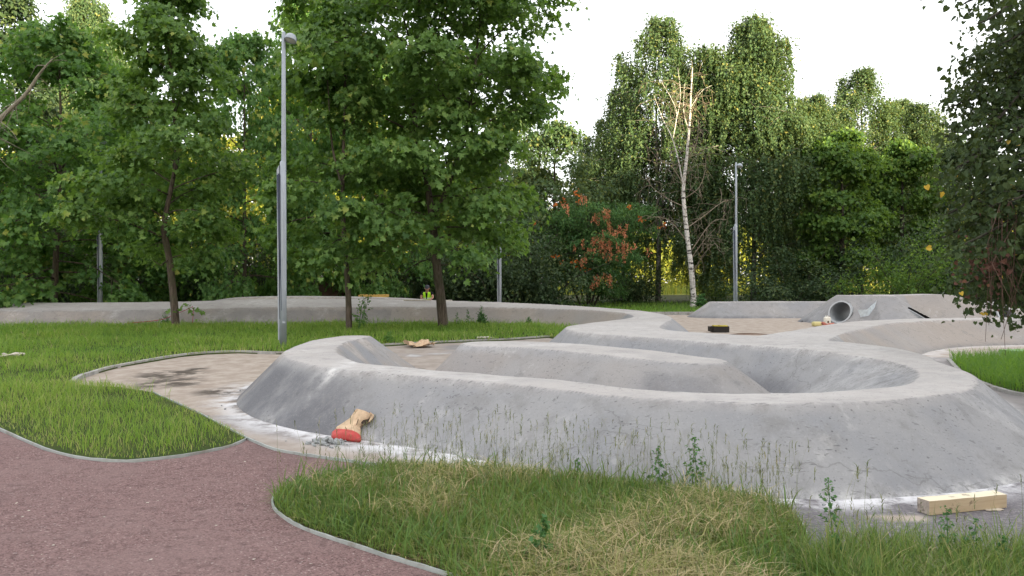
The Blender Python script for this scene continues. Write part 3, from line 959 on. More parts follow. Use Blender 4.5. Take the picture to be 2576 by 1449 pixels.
# verge bottom right
vp = []
X, Y = scatter(STRIP, lambda x, y: sstep(4.78, 4.3, y + .35 * fnoise(x / .4, y / .4, 2)), 52000)
vp.append(blades('g', np.stack([X, Y, np.full(len(X), .01)], -1), (.12 + .24 * R.random(len(X)) ** 1.5), .003 + .003 * R.random(len(X)), .2 + .8 * R.random(len(X)), np.clip(.35 + .2 * R.normal(0, 1, len(X)), 0, 1), None))
grass_obj('grass', vp, M['drygrass'], 'sparse green grass of the verge below the timber beam')
seed_stems(STRIP, 330, .25, .62, lambda x, y: np.ones_like(x), 'thin seed stems rising from the verge in front of the timber beam')
# right lawn
X, Y = scatter(RLAWN, lambda x, y: np.ones_like(x), 16000)
rp = [blades('g', np.stack([X, Y, np.full(len(X), .03)], -1), .16 + .18 * R.random(len(X)), np.full(len(X), .009), .2 + .7 * R.random(len(X)), np.clip(.10 + .15 * R.normal(0, 1, len(X)), 0, 1), None)]
grass_obj('grass', rp, M['grass'], 'dark green grass wedge beside the right end of the front berm')
# far lawn
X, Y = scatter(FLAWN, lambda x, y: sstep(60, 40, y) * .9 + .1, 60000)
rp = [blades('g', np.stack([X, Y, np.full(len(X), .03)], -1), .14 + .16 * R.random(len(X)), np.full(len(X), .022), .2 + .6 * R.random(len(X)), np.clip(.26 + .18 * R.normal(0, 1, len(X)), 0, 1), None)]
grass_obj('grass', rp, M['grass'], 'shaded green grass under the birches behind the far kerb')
# meadow flowers
n = 14000
X = -30 + 110 * R.random(n)
Y = 95 + 50 * R.random(n) ** 1.4
rp = [blades('g', np.stack([X, Y, np.full(n, -.03)], -1), .9 + .7 * R.random(n), np.full(n, .09), .1 + .4 * R.random(n), np.clip(.3 + .2 * R.normal(0, 1, n) + .4 * (R.random(n) < .4), 0, 1), None)]
V, L, S, A = join(rp)
tag(link('meadow_flowers', mesh('meadow_flowers', V, L, S, M['goldenrod'], True, {'tint': A})), 'sunlit yellow flowering meadow far behind the bare birch', 'flowers', None, 'stuff')

# ------------------------------------------------------------------- leaves
MAPLE = [(0, 0), (.30, -.02), (.56, .18), (.36, .30), (.50, .62), (.20, .56), (0, 1.0), (-.20, .56), (-.50, .62), (-.36, .30), (-.56, .18), (-.30, -.02)]
HEART = [(0, .08), (.30, -.04), (.50, .26), (.36, .64), (0, 1.0), (-.36, .64), (-.50, .26), (-.30, -.04)]
RHOMB = [(0, 0), (.34, .40), (0, 1.0), (-.34, .40)]
LANCE = [(0, 0), (.17, .45), (0, 1.0), (-.17, .45)]


def leaf_mesh(name, P, N, T, size, tint, shape, mat, off=(0, 0, 0)):
    """leaves at P with normal about N and tip direction about T"""
    n = len(P)
    N = N / (np.linalg.norm(N, axis=1)[:, None] + 1e-9)
    T = T - N * (T * N).sum(1)[:, None]
    T /= np.linalg.norm(T, axis=1)[:, None] + 1e-9
    B = np.cross(N, T)
    sh = np.asarray(shape, float)
    sh = sh - np.array([0, .35])
    k = len(sh)
    fold = (np.abs(sh[:, 0]) * .45 - .15 * sh[:, 1] ** 2)[None, :, None]
    V = P[:, None, :] + size[:, None, None] * (sh[None, :, 0, None] * B[:, None, :] + sh[None, :, 1, None] * T[:, None, :] + fold * N[:, None, :])
    L = (np.arange(n) * k)[:, None] + np.arange(k)[None, :]
    return mesh(name, V.reshape(-1, 3) - np.asarray(off, float), L, np.full(n, k), mat, False, {'tint': np.repeat(tint, k)})


UP = np.array([0, 0, 1.0])


def poly_len(p):
    return np.concatenate([[0], np.cumsum(np.linalg.norm(np.diff(p, axis=0), axis=1))])


def at_t(p, t):
    d = poly_len(p)
    s = t * d[-1]
    return np.array([np.interp(s, d, p[:, i]) for i in range(3)])


def curve_branch(a, direction, length, droop=0.2, n=6, wob=.08):
    d = np.asarray(direction, float)
    d /= np.linalg.norm(d)
    pts = [np.asarray(a, float)]
    st = length / (n - 1)
    for i in range(n - 1):
        d = d + R.normal(0, wob, 3) - UP * droop / (n - 1)
        d /= np.linalg.norm(d)
        pts.append(pts[-1] + d * st)
    return np.array(pts)


def grow(trunk, rad, r_of, z0, nprim, elev=(35, 60), droop=.35, nsec=6, cl_per=3, br=.028, squash=1.0):
    """limbs on a trunk polyline. returns tube list and leaf anchors (pos, outward)"""
    tubes = [(trunk, rad, 9)]
    anch = []
    top = trunk[-1][2]
    zs = trunk[:, 2]
    for i in range(nprim):
        f = (i + R.random()) / nprim
        h = z0 + (top - z0) * f ** .9 * .97
        t = np.interp(h, zs, poly_len(trunk) / poly_len(trunk)[-1])
        a = at_t(trunk, t)
        az = i * 2.399 + R.normal(0, .35)
        el = math.radians(elev[0] + (elev[1] - elev[0]) * f + R.normal(0, 7))
        rr = r_of(h) * (0.68 + .55 * R.random())
        ln = max(.4, rr / max(.25, math.cos(el)) * .98)
        ln = min(ln, max(.35, (top + .2 - h) / max(.2, math.sin(el))))
        d = np.array([math.cos(az) * math.cos(el), math.sin(az) * math.cos(el) * squash, math.sin(el)])
        p = curve_branch(a, d, ln, droop * (1.1 - .5 * f), 7, .07)
        r0 = br * (ln / 3) ** .6 * (1.25 - .5 * f)
        tubes.append((p, np.linspace(r0, .008, 7), 5))
        ns = max(2, int(nsec * (ln / 3) ** .8))
        for j in range(ns):
            t2 = .28 + .72 * (j + R.random()) / ns
            b = at_t(p, min(t2, .99))
            side = 1 if j % 2 else -1
            tang = at_t(p, min(1, t2 + .05)) - at_t(p, max(0, t2 - .05))
            tang /= np.linalg.norm(tang) + 1e-9
            lat = np.cross(tang, UP)
            d2 = tang * .55 + lat * side * (.75 + .2 * R.random()) + UP * R.normal(.05, .25)
            l2 = ln * (.20 + .22 * R.random()) * (1.15 - .5 * t2) + .25
            p2 = curve_branch(b, d2, l2, droop * 1.2, 5, .1)
            tubes.append((p2, np.linspace(.35 * r0 + .004, .004, 5), 3))
            for c in range(cl_per):
                q = at_t(p2, .35 + .65 * (c + R.random()) / cl_per)
                o = q - np.array([a[0], a[1], q[2]])
                o /= np.linalg.norm(o) + 1e-9
                anch.append((q, o))
            anch.append((p[-1], d))
    anch.append((trunk[-1], np.array([0, -.3, .5])))
    
    sd_ = R.random() * 90

    def within(q):
        ax_ = [np.interp(q[2], zs, trunk[:, 0]), np.interp(q[2], zs, trunk[:, 1])]
        return q[2] < top + .45 and math.hypot(q[0] - ax_[0], q[1] - ax_[1]) < (1.3 * r_of(q[2]) + .45) * (.62 + .85 * vnoise(np.array([math.atan2(q[1] - ax_[1], q[0] - ax_[0]) * 1.4 + sd_]), np.array([q[2] / 1.3 + sd_]))[0])
    return [tubes[0]] + [t_ for t_ in tubes[1:] if within(t_[0][-1])], [a for a in anch if within(a[0])]


def trunk_mesh(name, tubes, mat, off=(0, 0, 0), minr=0.0):
    b = MB()
    for p, r, k in tubes:
        b.tube(p, np.maximum(r, minr), k, wob=.04 if k > 6 else 0)
    return b.mesh(name, mat, True, off)


def clusters(anch, per, spread, size, up=.55, out=.6, jit=.45, tintc=.45, tints=.2, flat=.45):
    A = np.array([a[0] for a in anch])
    O = np.array([a[1] for a in anch])
    n = len(A)
    ct = R.normal(0, .15, n)
    A = np.repeat(A, per, 0)
    O = np.repeat(O, per, 0)
    m_ = len(A)
    d = R.normal(0, 1, (m_, 3)) * np.array([1, 1, flat])
    sp = np.repeat(spread * (.7 + .6 * R.random(n)), per)[:, None]
    P = A + d * sp * .5
    # umbrella: leaves on the rim hang lower
    P[:, 2] -= (np.hypot(d[:, 0], d[:, 1]) ** 2) * sp[:, 0] * .10
    rad = np.stack([d[:, 0], d[:, 1], np.zeros(m_)], -1)
    N = UP * up + O * out * .6 + rad * .35 + R.normal(0, jit, (m_, 3))
    T = O * .5 + rad * .5 - UP * .55 + R.normal(0, .5, (m_, 3))
    P[:, 2] = np.maximum(P[:, 2], .12)
    sz = size * (.5 + .9 * R.random(m_))
    tint = np.clip(tintc + np.repeat(ct, per) + tints * R.normal(0, 1, m_), 0, 1)
    return P, N, T, sz, tint


def strands(anch, lens, step, size, sway=.12, tintc=.45):
    """hanging birch strands: leaves along drooping threads"""
    P, T, O = [], [], []
    for (a, o) in anch:
        ln = lens[0] + (lens[1] - lens[0]) * R.random() ** 1.3
        k = max(3, int(ln / step))
        t = (np.arange(k) + R.random(k) * .6) / k
        dirh = np.array([o[0], o[1], 0]) * .30 + np.r_[R.normal(0, sway, 2), 0]
        pts = a + np.outer(t * (1 - .5 * t), dirh * ln) - np.outer(t ** 1.25, UP * ln) + R.normal(0, .05, (k, 3))
        P.append(pts)
        O.append(np.repeat(o[None], k, 0))
    P = np.concatenate(P)
    O = np.concatenate(O)
    P[:, 2] = np.maximum(P[:, 2], .25)
    n = len(P)
    N = O * .5 + R.normal(0, .7, (n, 3)) + UP * .15
    T = -UP * 1.0 + R.normal(0, .45, (n, 3))
    return P, N, T, size * (.7 + .6 * R.random(n)), np.clip(tintc + .2 * R.normal(0, 1, n), 0, 1)


def cat(*cs):
    return [np.concatenate([c[i] for c in cs]) for i in range(5)]


def tree(name, label, base, tubes, leaf, shape, lmat, bmat, group=None, cat_='tree', extra=None):
    t = thing(name, label, cat_, base, group)
    link('trunk', trunk_mesh('trunk', tubes, bmat, base), t)
    if leaf is not None:
        link('crown', leaf_mesh('crown', *leaf, shape, lmat, base), t)
    return t


def prof(pts):
    a = np.array(pts, float)
    return lambda h: float(np.interp(h, a[:, 0], a[:, 1]))


GM = 'young maples on and behind the lawn'
# maple on the left of the lawn
b1 = G(443, 828)
d1 = b1[1]
tr = catmull([b1 - UP * .1, GD(438, 760, d1), GD(424, 640, d1), GD(412, 575, d1 - .1), GD(425, 500, d1), GD(442, 400, d1 + .2), GD(436, 250, d1), GD(425, 120, d1), GD(420, -30, d1)], 3)
tub, an = grow(tr, np.linspace(.135, .02, len(tr)), prof([(2.2, 1.4), (3.2, 2.3), (5, 2.3), (7, 1.6), (9, 1.0), (11.5, .3)]), 2.3, 38, (20, 62), .5, 7, 3)
an = [a for a in an if a[0][2] > 2.3]
an += [(GD(472, 762, d1 - .3) + R.normal(0, .1, 3), np.array([.3, -.5, 0])) for _ in range(1)]
tub.append((np.array([GD(428, 650, d1), GD(405, 668, d1 - .3), GD(385, 655, d1 - .5)]), np.array([.03, .02, .01]), 5))
M1 = tree('maple_tree', 'maple on the left of the lawn with a brown leaning trunk forking above head height', b1, tub,
          clusters(an, 26, .52, .17, tintc=.46), MAPLE, M['maple'], M['bark'], GM)
# thin maple in the middle
b2 = G(878, 838)
d2 = b2[1]
tr = catmull([b2 - UP * .1, GD(876, 740, d2), GD(866, 600, d2), GD(862, 500, d2), GD(864, 380, d2 + .1), GD(868, 230, d2), GD(868, 90, d2), GD(866, 30, d2)], 3)
tub, an = grow(tr, np.linspace(.10, .015, len(tr)), prof([(1.6, .8), (2.4, 1.6), (4.5, 2.2), (5.3, 2.0), (6.2, 1.1), (10, .7)]), 1.9, 26, (10, 62), .6, 6, 3)
an = [a for a in an if a[0][2] > 1.75]
t2 = catmull([GD(864, 480, d2), GD(842, 400, d2 - .2), GD(832, 330, d2 - .2), GD(824, 200, d2 - .2)], 3)
tub.append((t2, np.linspace(.05, .012, len(t2)), 6))
M2 = tree('maple_tree', 'slender maple in the middle of the lawn with a thin straight mossy trunk', b2, tub,
          clusters(an, 28, .50, .165, tintc=.48), MAPLE, M['maple'], M['bark'], GM)
# big maple right of the middle
b3 = G(1115, 828)
d3 = b3[1]
tr = catmull([b3 - UP * .1, GD(1108, 740, d3), GD(1096, 650, d3), GD(1088, 560, d3), GD(1072, 450, d3), GD(1050, 350, d3), GD(1040, 250, d3), GD(1050, 100, d3), GD(1060, -60, d3), GD(1070, -160, d3)], 3)
tub, an = grow(tr, np.linspace(.175, .02, len(tr)), prof([(1.9, 2.2), (3, 3.3), (5, 3.3), (7, 3.5), (9, 4.3), (11, 3.6), (13, 1.4)]), 1.9, 52, (8, 55), .5, 8, 3)
t2 = catmull([GD(1090, 560, d3), GD(1140, 430, d3 - .6), GD(1180, 280, d3 - .8), GD(1200, 120, d3 - .9), GD(1215, -20, d3 - 1)], 3)
tu2, an2 = grow(t2, np.linspace(.09, .02, len(t2)), prof([(3, 1.5), (6, 2.6), (9, 3.2), (11, 1.8)]), 4.2, 20, (15, 55), .5, 7, 3)
an = [a for a in an + an2 if a[0][2] > 2.1 + .45 * (-4.2 < a[0][0] < -1.5)]
M3 = tree('maple_tree', 'largest maple with a dark trunk standing beside the worker', b3, tub + tu2,
          clusters(an, 22, .55, .175, tintc=.47), MAPLE, M['maple'], M['bark'], GM)


def copy_place(src, loc, rz, sc, label, group=None):
    c = copy_tree(src)
    c.location = [float(v) for v in loc]
    c.rotation_euler = (0, 0, rz)
    c.scale = (sc, sc, sc) if np.isscalar(sc) else sc
    c['label'] = label
    if group:
        c['group'] = group
    return c


# leafy maple at the left edge, low skirts
bl = np.array([-19.4, 33.4, 0])
tr = catmull([bl, bl + [.1, 0, 3], bl + [.3, 0, 7], bl + [.2, 0, 12]], 4)
tub, an = grow(tr, np.linspace(.16, .02, len(tr)), prof([(1, 3.2), (3, 4.0), (6, 3.8), (8, 3.0), (10, 2.4), (12, .8)]), .9, 46, (0, 58), .7, 8, 3)
an = [a for a in an if not (222 < 1288 + a[0][0] / a[0][1] * F < 286 and 590 < HY - (a[0][2] - HC) / a[0][1] * F < 775)]
ML = tree('maple_tree', 'broad maple behind the wall at the left edge with branches drooping onto the concrete', bl, tub,
          clusters(an, 17, .6, .2, tintc=.5), MAPLE, M['maple2'], M['bark'], GM)
copy_place(ML, GD(615, HY, 36.5) * [1, 1, 0], 1.9, (.6, .75, 1.06), 'narrow maple behind the wall between the forked maple and the tall near lamp post')
copy_place(ML, GD(790, HY, 40) * [1, 1, 0], 4.0, (.62, .7, 1.42), 'tall maple behind the wall just right of the near lamp post')
copy_place(ML, GD(935, HY, 43) * [1, 1, 0], 5.2, (.7, .8, 1.15), 'maple behind the wall between the slender maple and the largest maple')
copy_place(ML, GD(330, HY, 37.5) * [1, 1, 0], 2.7, (.75, .85, .86), 'maple behind the wall beside the lamp post on the left')
copy_place(M3, np.array([-30.5, 37, 0]), 2.2, 1.0, 'maple far out at the left margin behind the wall')

# ----------------------------------------------------------- generic crowns
def bg_tree(name, label, loc, H_, r, z0, shape, lmat, bmat, size, per, nprim, group, tr=.2, elev=(15, 60), droop=.4, tintc=.45, lean=(0, 0)):
    b = np.array([loc[0], loc[1], 0.0])
    t_ = catmull([b, b + [lean[0] * .2, lean[1] * .2, H_ * .35], b + [lean[0] * .6, lean[1] * .6, H_ * .7], b + [lean[0], lean[1], H_]], 4)
    hm = z0 + (H_ - z0) * .38
    pr = prof([(z0, r * .55), (z0 + (hm - z0) * .5, r * .92), (hm, r), (z0 + (H_ - z0) * .7, r * .72), (H_, r * .18)])
    tub, an = grow(t_, np.linspace(tr, .02, len(t_)), pr, z0, nprim, elev, droop, 7, 3)
    return tree(name, label, b, tub, clusters(an, per, size * 3.2, size, tintc=tintc), shape, lmat, bmat, group)


GB = 'broadleaf trees in the row behind'
T_olive = bg_tree('broadleaf_tree', 'olive green tree right of the largest maple with a pale sunlit top', GD(1395, HY, 52) * [1, 1, 0], 11.5, 3.6, 2.0, RHOMB, M['birchleaf'], M['darkbark'], .24, 20, 34, GB)
T_dark = bg_tree('broadleaf_tree', 'dark tree at the top left corner', GD(-20, HY, 44) * [1, 1, 0], 19, 3.0, 2.5, RHOMB, M['dark'], M['darkbark'], .26, 20, 44, GB)
T_lime = bg_tree('linden_tree', 'bright lime green tree right of the second lamp post with a stout dark trunk', GD(2118, HY, 52) * [1, 1, 0], 11.0, 3.0, 2.3, HEART, M['lime'], M['darkbark'], .22, 20, 36, GB, .24)
copy_place(T_olive, GD(1270, HY, 60) * [1, 1, 0], 1.0, (1.0, 1.0, 1.25), 'sunlit tree glimpsed behind the right side of the largest maple')
copy_place(T_olive, GD(1480, HY, 64) * [1, 1, 0], 2.1, (.9, .9, .9), 'pale green tree between the olive tree and the birches')
copy_place(T_dark, GD(2440, HY, 58) * [1, 1, 0], 2.0, (1.0, 1.0, .62), 'dark tree behind the near linden boughs')
copy_place(T_lime, GD(2270, HY, 57) * [1, 1, 0], 2.6, (.95, .95, 1.02), 'lime green tree half hidden by the near linden boughs')

# background trees far behind, sunlit
T_far = bg_tree('background_tree', 'sunlit yellow green tree far behind the maples', (-14, 74), 17, 5.0, 2.0, RHOMB, M['farwood'], M['darkbark'], .42, 14, 40, 'sunlit trees far behind')
for i, (u, d, sc, lb) in enumerate([(250, 78, (1, 1, .95), 'sunlit tree far behind the maple with the forked trunk'), (100, 84, (1.1, 1.1, 1.0), 'sunlit tree far behind the left edge maple'), (720, 72, (.9, .9, 1.12), 'tall sunlit tree far behind the near lamp post'),
                                    (1010, 82, (1.1, 1.1, .95), 'sunlit tree far behind the largest maple'), (1190, 76, (.9, .9, .8), 'small sunlit tree far behind the third lamp post'), (-90, 80, (1.1, 1.1, 1.1), 'sunlit tree far off at the left margin'), (540, 88, (1.1, 1.1, 1.0), 'farthest sunlit tree between the left maples')]):
    copy_place(T_far, GD(u, HY, d) * [1, 1, 0], 1.3 * i + .5, sc, lb)

# --------------------------------------------------------------------- birch
def birch(label, loc, H_, r, z0, nprim, lens, step, size, group='tall weeping birches', lmat=None, forks=1):
    b = np.array([loc[0], loc[1], 0.0])
    t_ = catmull([b, b + [.1, .1, H_ * .3], b + [-.1, .1, H_ * .65], b + [.15, 0, H_]], 5)
    pr = prof([(z0, r * .9), (z0 + (H_ - z0) * .3, r), (z0 + (H_ - z0) * .6, r * .74), (z0 + (H_ - z0) * .85, r * .38), (H_, r * .12)])
    tub, an = grow(t_, np.linspace(.21, .02, len(t_)), pr, z0, nprim, (42, 70), .55, 7, 3, .03)
    for f in range(forks):
        a = at_t(t_, .3 + .15 * f)
        az = 1.0 + 2.2 * f
        p = curve_branch(a, (math.cos(az) * .35, math.sin(az) * .2, 1), H_ * (.55 - .08 * f), 0, 8, .05)
        tu2, an2 = grow(p, np.linspace(.11, .02, 8), prof([(z0, r * .5), (H_ * .6, r * .55), (H_, r * .15)]), max(z0, a[2] + 1), max(6, nprim // 3), (40, 65), .5, 6, 3, .03)
        tub += tu2
        an += an2
    lf = cat(strands(an, lens, step, size), clusters(an, 8, .8, size, tintc=.5))
    return tree('birch_tree', label, b, tub, lf, RHOMB, lmat or M['birchleaf'], M['greybirch'], group)


B1 = birch('tall weeping birch directly behind the bare dead birch', GD(1655, HY, 57) * [1, 1, 0], 20.3, 4.0, 3.6, 70, (.8, 2.8), .11, .20, forks=1)
B2 = birch('broadest weeping birch with a twin top behind the second lamp post', GD(1895, HY, 55) * [1, 1, 0], 19.6, 4.5, 1.6, 92, (.8, 3.2), .10, .20, forks=2)
copy_place(B1, GD(1570, HY, 60) * [1, 1, 0], 2.0, (.9, .9, .78), 'lower weeping birch on the left flank of the birch group')
copy_place(B1, GD(2165, HY, 70) * [1, 1, 0], 3.6, (1.15, 1.05, .98), 'sunlit birch above the lime green tree')
copy_place(B1, GD(2320, HY, 72) * [1, 1, 0], 1.2, (1.1, 1.0, .86), 'sunlit birch glimpsed left of the near linden boughs')
copy_place(B2, GD(2040, HY, 63) * [1, 1, 0], 4.4, (.8, .8, .82), 'shorter birch right of the twin topped birch')
copy_place(B1, GD(2255, HY, 76) * [1, 1, 0], 5.0, (1.0, 1.0, .92), 'sunlit birch between the lime green tree and the near linden')
copy_place(B2, GD(225, HY, 54) * [1, 1, 0], 2.4, (.6, .85, 1.05), 'tall dark birch above the left edge maple')
copy_place(B2, GD(1770, HY, 66) * [1, 1, 0], 5.4, (.6, .6, .60), 'small birch in the gap beside the bare dead birch')

# bare dead birch
bd = G(1745, 776)
dd = bd[1]
bt = thing('dead_birch', 'bare dead birch with a white trunk and leafless twigs', 'tree', bd)
tr = catmull([bd - UP * .1, GD(1744, 740, dd), GD(1737, 660, dd), GD(1726, 570, dd), GD(1719, 480, dd), GD(1727, 400, dd), GD(1735, 310, dd), GD(1738, 240, dd), GD(1742, 170, dd)], 4)
tubs = [(tr, np.interp(np.linspace(0, 1, len(tr)), [0, .12, .5, 1], [.235, .165, .105, .025]), 10)]
tw = []
limb = [[(1719, 470), (1706, 400), (1690, 345), (1668, 300), (1645, 240)], [(1693, 350), (1702, 290), (1690, 250), (1660, 200)], [(1702, 300), (1712, 240), (1705, 170)], [(1733, 330), (1720, 280), (1722, 210)],
        [(1738, 270), (1765, 230), (1790, 215)], [(1727, 400), (1752, 360), (1758, 300)], [(1721, 520), (1680, 500), (1640, 470), (1625, 440)], [(1730, 610), (1690, 560), (1655, 545), (1618, 553)],
        [(1726, 575), (1775, 540), (1815, 510), (1850, 500)], [(1733, 640), (1790, 560), (1830, 552)], [(1735, 655), (1775, 600), (1800, 575)], [(1740, 690), (1770, 640), (1800, 610)], [(1722, 500), (1760, 470), (1775, 420), (1770, 380)], [(1720, 465), (1690, 420), (1655, 400), (1640, 380)]]
for L_ in limb:
    off = R.normal(0, .5, len(L_)).cumsum() * .6
    off[0] = 0
    p = catmull([GD(u, v, dd + o) for (u, v), o in zip(L_, off)], 4)
    ln = poly_len(p)[-1]
    (tubs if len(tubs) < 6 else tw).append((p, np.linspace(.010 + .0065 * ln, .008, len(p)), 5))
    for j in range(int(ln * 3.2)):
        a = at_t(p, .2 + .8 * R.random())
        q = curve_branch(a, R.normal(0, 1, 3) * [1, 1, .3] + UP * .35, .5 + 1.3 * R.random(), 1.0, 6, .2)
        tw.append((q, np.linspace(.013, .007, 6), 3))
        for _ in range(2):
            tw.append((curve_branch(at_t(q, .3 + .7 * R.random()), R.normal(0, .5, 3) - UP * .9, .4 + .9 * R.random(), .6, 4, .15), np.full(4, .007), 3))
for j in range(46):
    a = at_t(tr, .42 + .58 * R.random())
    q = curve_branch(a, R.normal(0, 1, 3) * [1, 1, .2] + UP * .5, .6 + 1.2 * R.random(), 1.1, 6, .2)
    tw.append((q, np.linspace(.014, .007, 6), 3))
    tw.append((curve_branch(at_t(q, .8), R.normal(0, .4, 3) - UP, .5 + .9 * R.random(), .5, 4, .15), np.full(4, .007), 3))
link('trunk', trunk_mesh('trunk', tubs, M['birch'], bd), bt)
link('crown', trunk_mesh('crown', tw, M['twig'], bd), bt)

# leaning pale trunk top left
dl = 27.5
lt = GD(-430, 800, dl) * [1, 1, 0]
tt = thing('leaning_tree', 'pale bare trunk leaning in at the upper left', 'tree', lt)
p = catmull([lt, GD(-200, 520, dl), GD(-20, 320, dl), GD(62, 240, dl), GD(100, 185, dl), GD(132, 148, dl)], 4)
tb_ = [(p, np.linspace(.13, .022, len(p)), 8)]
for j in range(34):
    a = at_t(p, .45 + .55 * R.random())
    tb_.append((curve_branch(a, R.normal(0, .7, 3) + [.4, 0, 0], .5 + 1.3 * R.random(), .9, 6, .15), np.linspace(.02, .006, 6), 3))
link('trunk', trunk_mesh('trunk', tb_, M['palebark'], lt), tt)

# --------------------------------------------------------------------- rowan
br_ = G(1478, 772)
dr = br_[1]
rw = thing('rowan_tree', 'rowan with dried orange leaf sprays hanging in its green crown', 'tree', br_)
tub = []
an = []
for k_, (du, tu) in enumerate([(-6, -70), (0, 0), (8, 55), (-14, -120), (14, 110), (4, 25)]):
    dz = R.normal(0, .8)
    p = catmull([br_ + [du / F * dr, 0, -.1], GD(1478 + du * 2 + tu * .15, 700, dr + dz * .3), GD(1478 + tu * .6, 610, dr + dz * .7), GD(1478 + tu, 520, dr + dz)], 4)
    tu_, a_ = grow(p, np.linspace(.075, .015, len(p)), prof([(1.2, 1.6), (3.5, 2.6), (6, 2.2), (7.5, .8)]), 1.4, 16, (10, 45), .6, 6, 3)
    tub += tu_
    an += a_
link('trunk', trunk_mesh('trunk', tub, M['darkbark'], br_), rw)
hole = lambda P: (np.hypot((1288 + P[:, 0] / P[:, 1] * F - 1545) / 26, (HY - (P[:, 2] - HC) / P[:, 1] * F - 600) / 26) > 1)
lf = cat(strands(an, (.15, .5), .05, .20, .3), clusters(an, 10, .55, .20, tintc=.5))
link('crown', leaf_mesh('crown', *lf, LANCE, M['rowan'], br_), rw)
sp = []
for (u, v, w, h, k_) in [(1525, 545, 12, 30, 11), (1500, 540, 12, 26, 7), (1560, 590, 26, 14, 13), (1510, 615, 46, 22, 34), (1555, 625, 34, 18, 20), (1475, 640, 16, 10, 8), (1460, 655, 22, 10, 8), (1500, 708, 12, 8, 6), (1530, 705, 12, 12, 8), (1468, 500, 20, 12, 3), (1430, 520, 12, 8, 2), (1535, 570, 8, 16, 4)]:
    for _ in range(max(3, int(k_ * .75))):
        sp.append((GD(u + R.normal(0, w * .6), v + R.normal(0, h * .55) - 6, dr - 2.3 - R.random() * .5), np.array([0, -1.0, 0])))
lo = strands(sp, (.30, .55), .02, .15, .05)
lo[0][:] += R.normal(0, .035, lo[0].shape)
link('dried_leaves', leaf_mesh('dried_leaves', *lo, LANCE, M['orange'], br_), rw)
sp = []
for (u, v, k_) in [(1402, 507, 3), (1452, 488, 2), (1446, 492, 2), (1412, 655, 3), (1440, 668, 3), (1465, 676, 3), (1395, 645, 2), (1590, 520, 2), (1616, 540, 3), (1650, 565, 2), (1355, 560, 2)]:
    for _ in range(k_):
        sp.append((GD(u + R.normal(0, 9), v + R.normal(0, 6), dr - 2.4), np.array([0, -1.0, 0])))
bo_ = link('berries', leaf_mesh('berries', *clusters(sp, 9, .14, .09, jit=.8, flat=.8), HEART, M['berry'], br_), rw)

bo_['kind'] = 'stuff'

# -------------------------------------------------- near linden on the right
bn = np.array([9.3, 11.2, 0])
tr = catmull([bn, bn + [-.1, 0, 2.5], bn + [-.3, .1, 5], bn + [-.2, 0, 9.5]], 5)
tub = [(tr, np.linspace(.2, .06, len(tr)), 9)]
an = []
# boughs reaching into the picture; ends read from the photograph at the tree's own distance
bo = [((2400, 15), 3), ((2440, 60), 3), ((2500, 110), 4), ((2395, 170), 3), ((2440, 240), 4), ((2370, 270), 4), ((2500, 200), 4), ((2360, 345), 5), ((2440, 330), 5), ((2390, 420), 5), ((2345, 450), 4),
      ((2470, 430), 5), ((2360, 540), 4), ((2430, 540), 4), ((2400, 620), 4), ((2350, 600), 3), ((2440, 680), 4), ((2400, 720), 4), ((2500, 700), 4), ((2475, 760), 3), ((2540, 740), 4), ((2430, 755), 3),
      ((2560, 800), 2), ((2540, 60), 4), ((2560, 300), 4), ((2550, 400), 4), ((2540, 620), 4), ((2570, 560), 3), ((2520, 510), 4)]
for (u, v), k_ in bo:
    de = 10.6 + R.normal(0, .9)
    e = GD(u + 16, v, de)
    hh = min(9, max(1.6, e[2] + .3 + .25 * R.random() * abs(9.3 - e[0])))
    a = at_t(tr, min(.99, hh / 9.5))
    mid = (a + e) / 2 + np.array([0, R.normal(0, .3), .45])
    p = catmull([a, mid, e + [.25, 0, .12], e], 5)
    tub.append((p, np.linspace(.04, .006, len(p)), 5))
    for j in range(8 + k_ * 2):
        t_ = .35 + .65 * (j + R.random()) / (9 + k_ * 2)
        q = at_t(p, t_)
        d = np.array([-.6, R.normal(0, .8), R.normal(-.1, .5)])
        p2 = curve_branch(q, d, .25 + .5 * R.random() * (1.2 - t_), .6, 5, .12)
        tub.append((p2, np.linspace(.008, .003, 5), 3))
        for s_ in (.3, .65, 1.0):
            an.append((at_t(p2, s_), np.array([-.5, -.5, 0])))
tn = thing('linden_tree', 'dark near linden reaching in at the right edge with a few yellow leaves', 'tree', bn)
link('trunk', trunk_mesh('trunk', tub, M['darkbark'], bn), tn)
lf = clusters(an, 12, .27, .070, up=.35, out=.5, jit=.6, tintc=.42, tints=.18, flat=.7)
lf = list(lf)
lf[4] = np.where(R.random(len(lf[4])) < .004, .97, np.minimum(lf[4], .9))
link('crown', leaf_mesh('crown', *lf, HEART, M['linden'], bn), tn)
sp = [(GD(2525 + R.normal(0, 24), 500 + 60 * R.random(), 10.3 + R.normal(0, .3)), np.array([0, -1.0, 0])) for _ in range(26)]
dt = [(np.array([a[0], a[0] + R.normal(0, .08, 3) - UP * .5, a[0] + R.normal(0, .12, 3) - UP * (.9 + .7 * R.random())]), np.array([.006, .005, .003]), 3) for a in sp]
link('dead_twigs', trunk_mesh('dead_twigs', dt, M['deadtwig'], bn), tn)
sp = [(GD(2480 + R.normal(0, 22), 655 + R.normal(0, 34), 10.2 + R.normal(0, .2)), np.array([0, -1.0, 0])) for _ in range(18)]
link('dried_leaves', leaf_mesh('dried_leaves', *clusters(sp, 6, .24, .06, jit=.8, flat=1), HEART, M['driedbrown'], bn), tn)
sp = [(GD(u, v, 10.1), np.array([0, -1.0, 0])) for (u, v) in [(2342, 625), (2395, 522), (2335, 472), (2400, 440), (2365, 490), (2485, 775), (2478, 790), (2520, 700), (2420, 735)]]
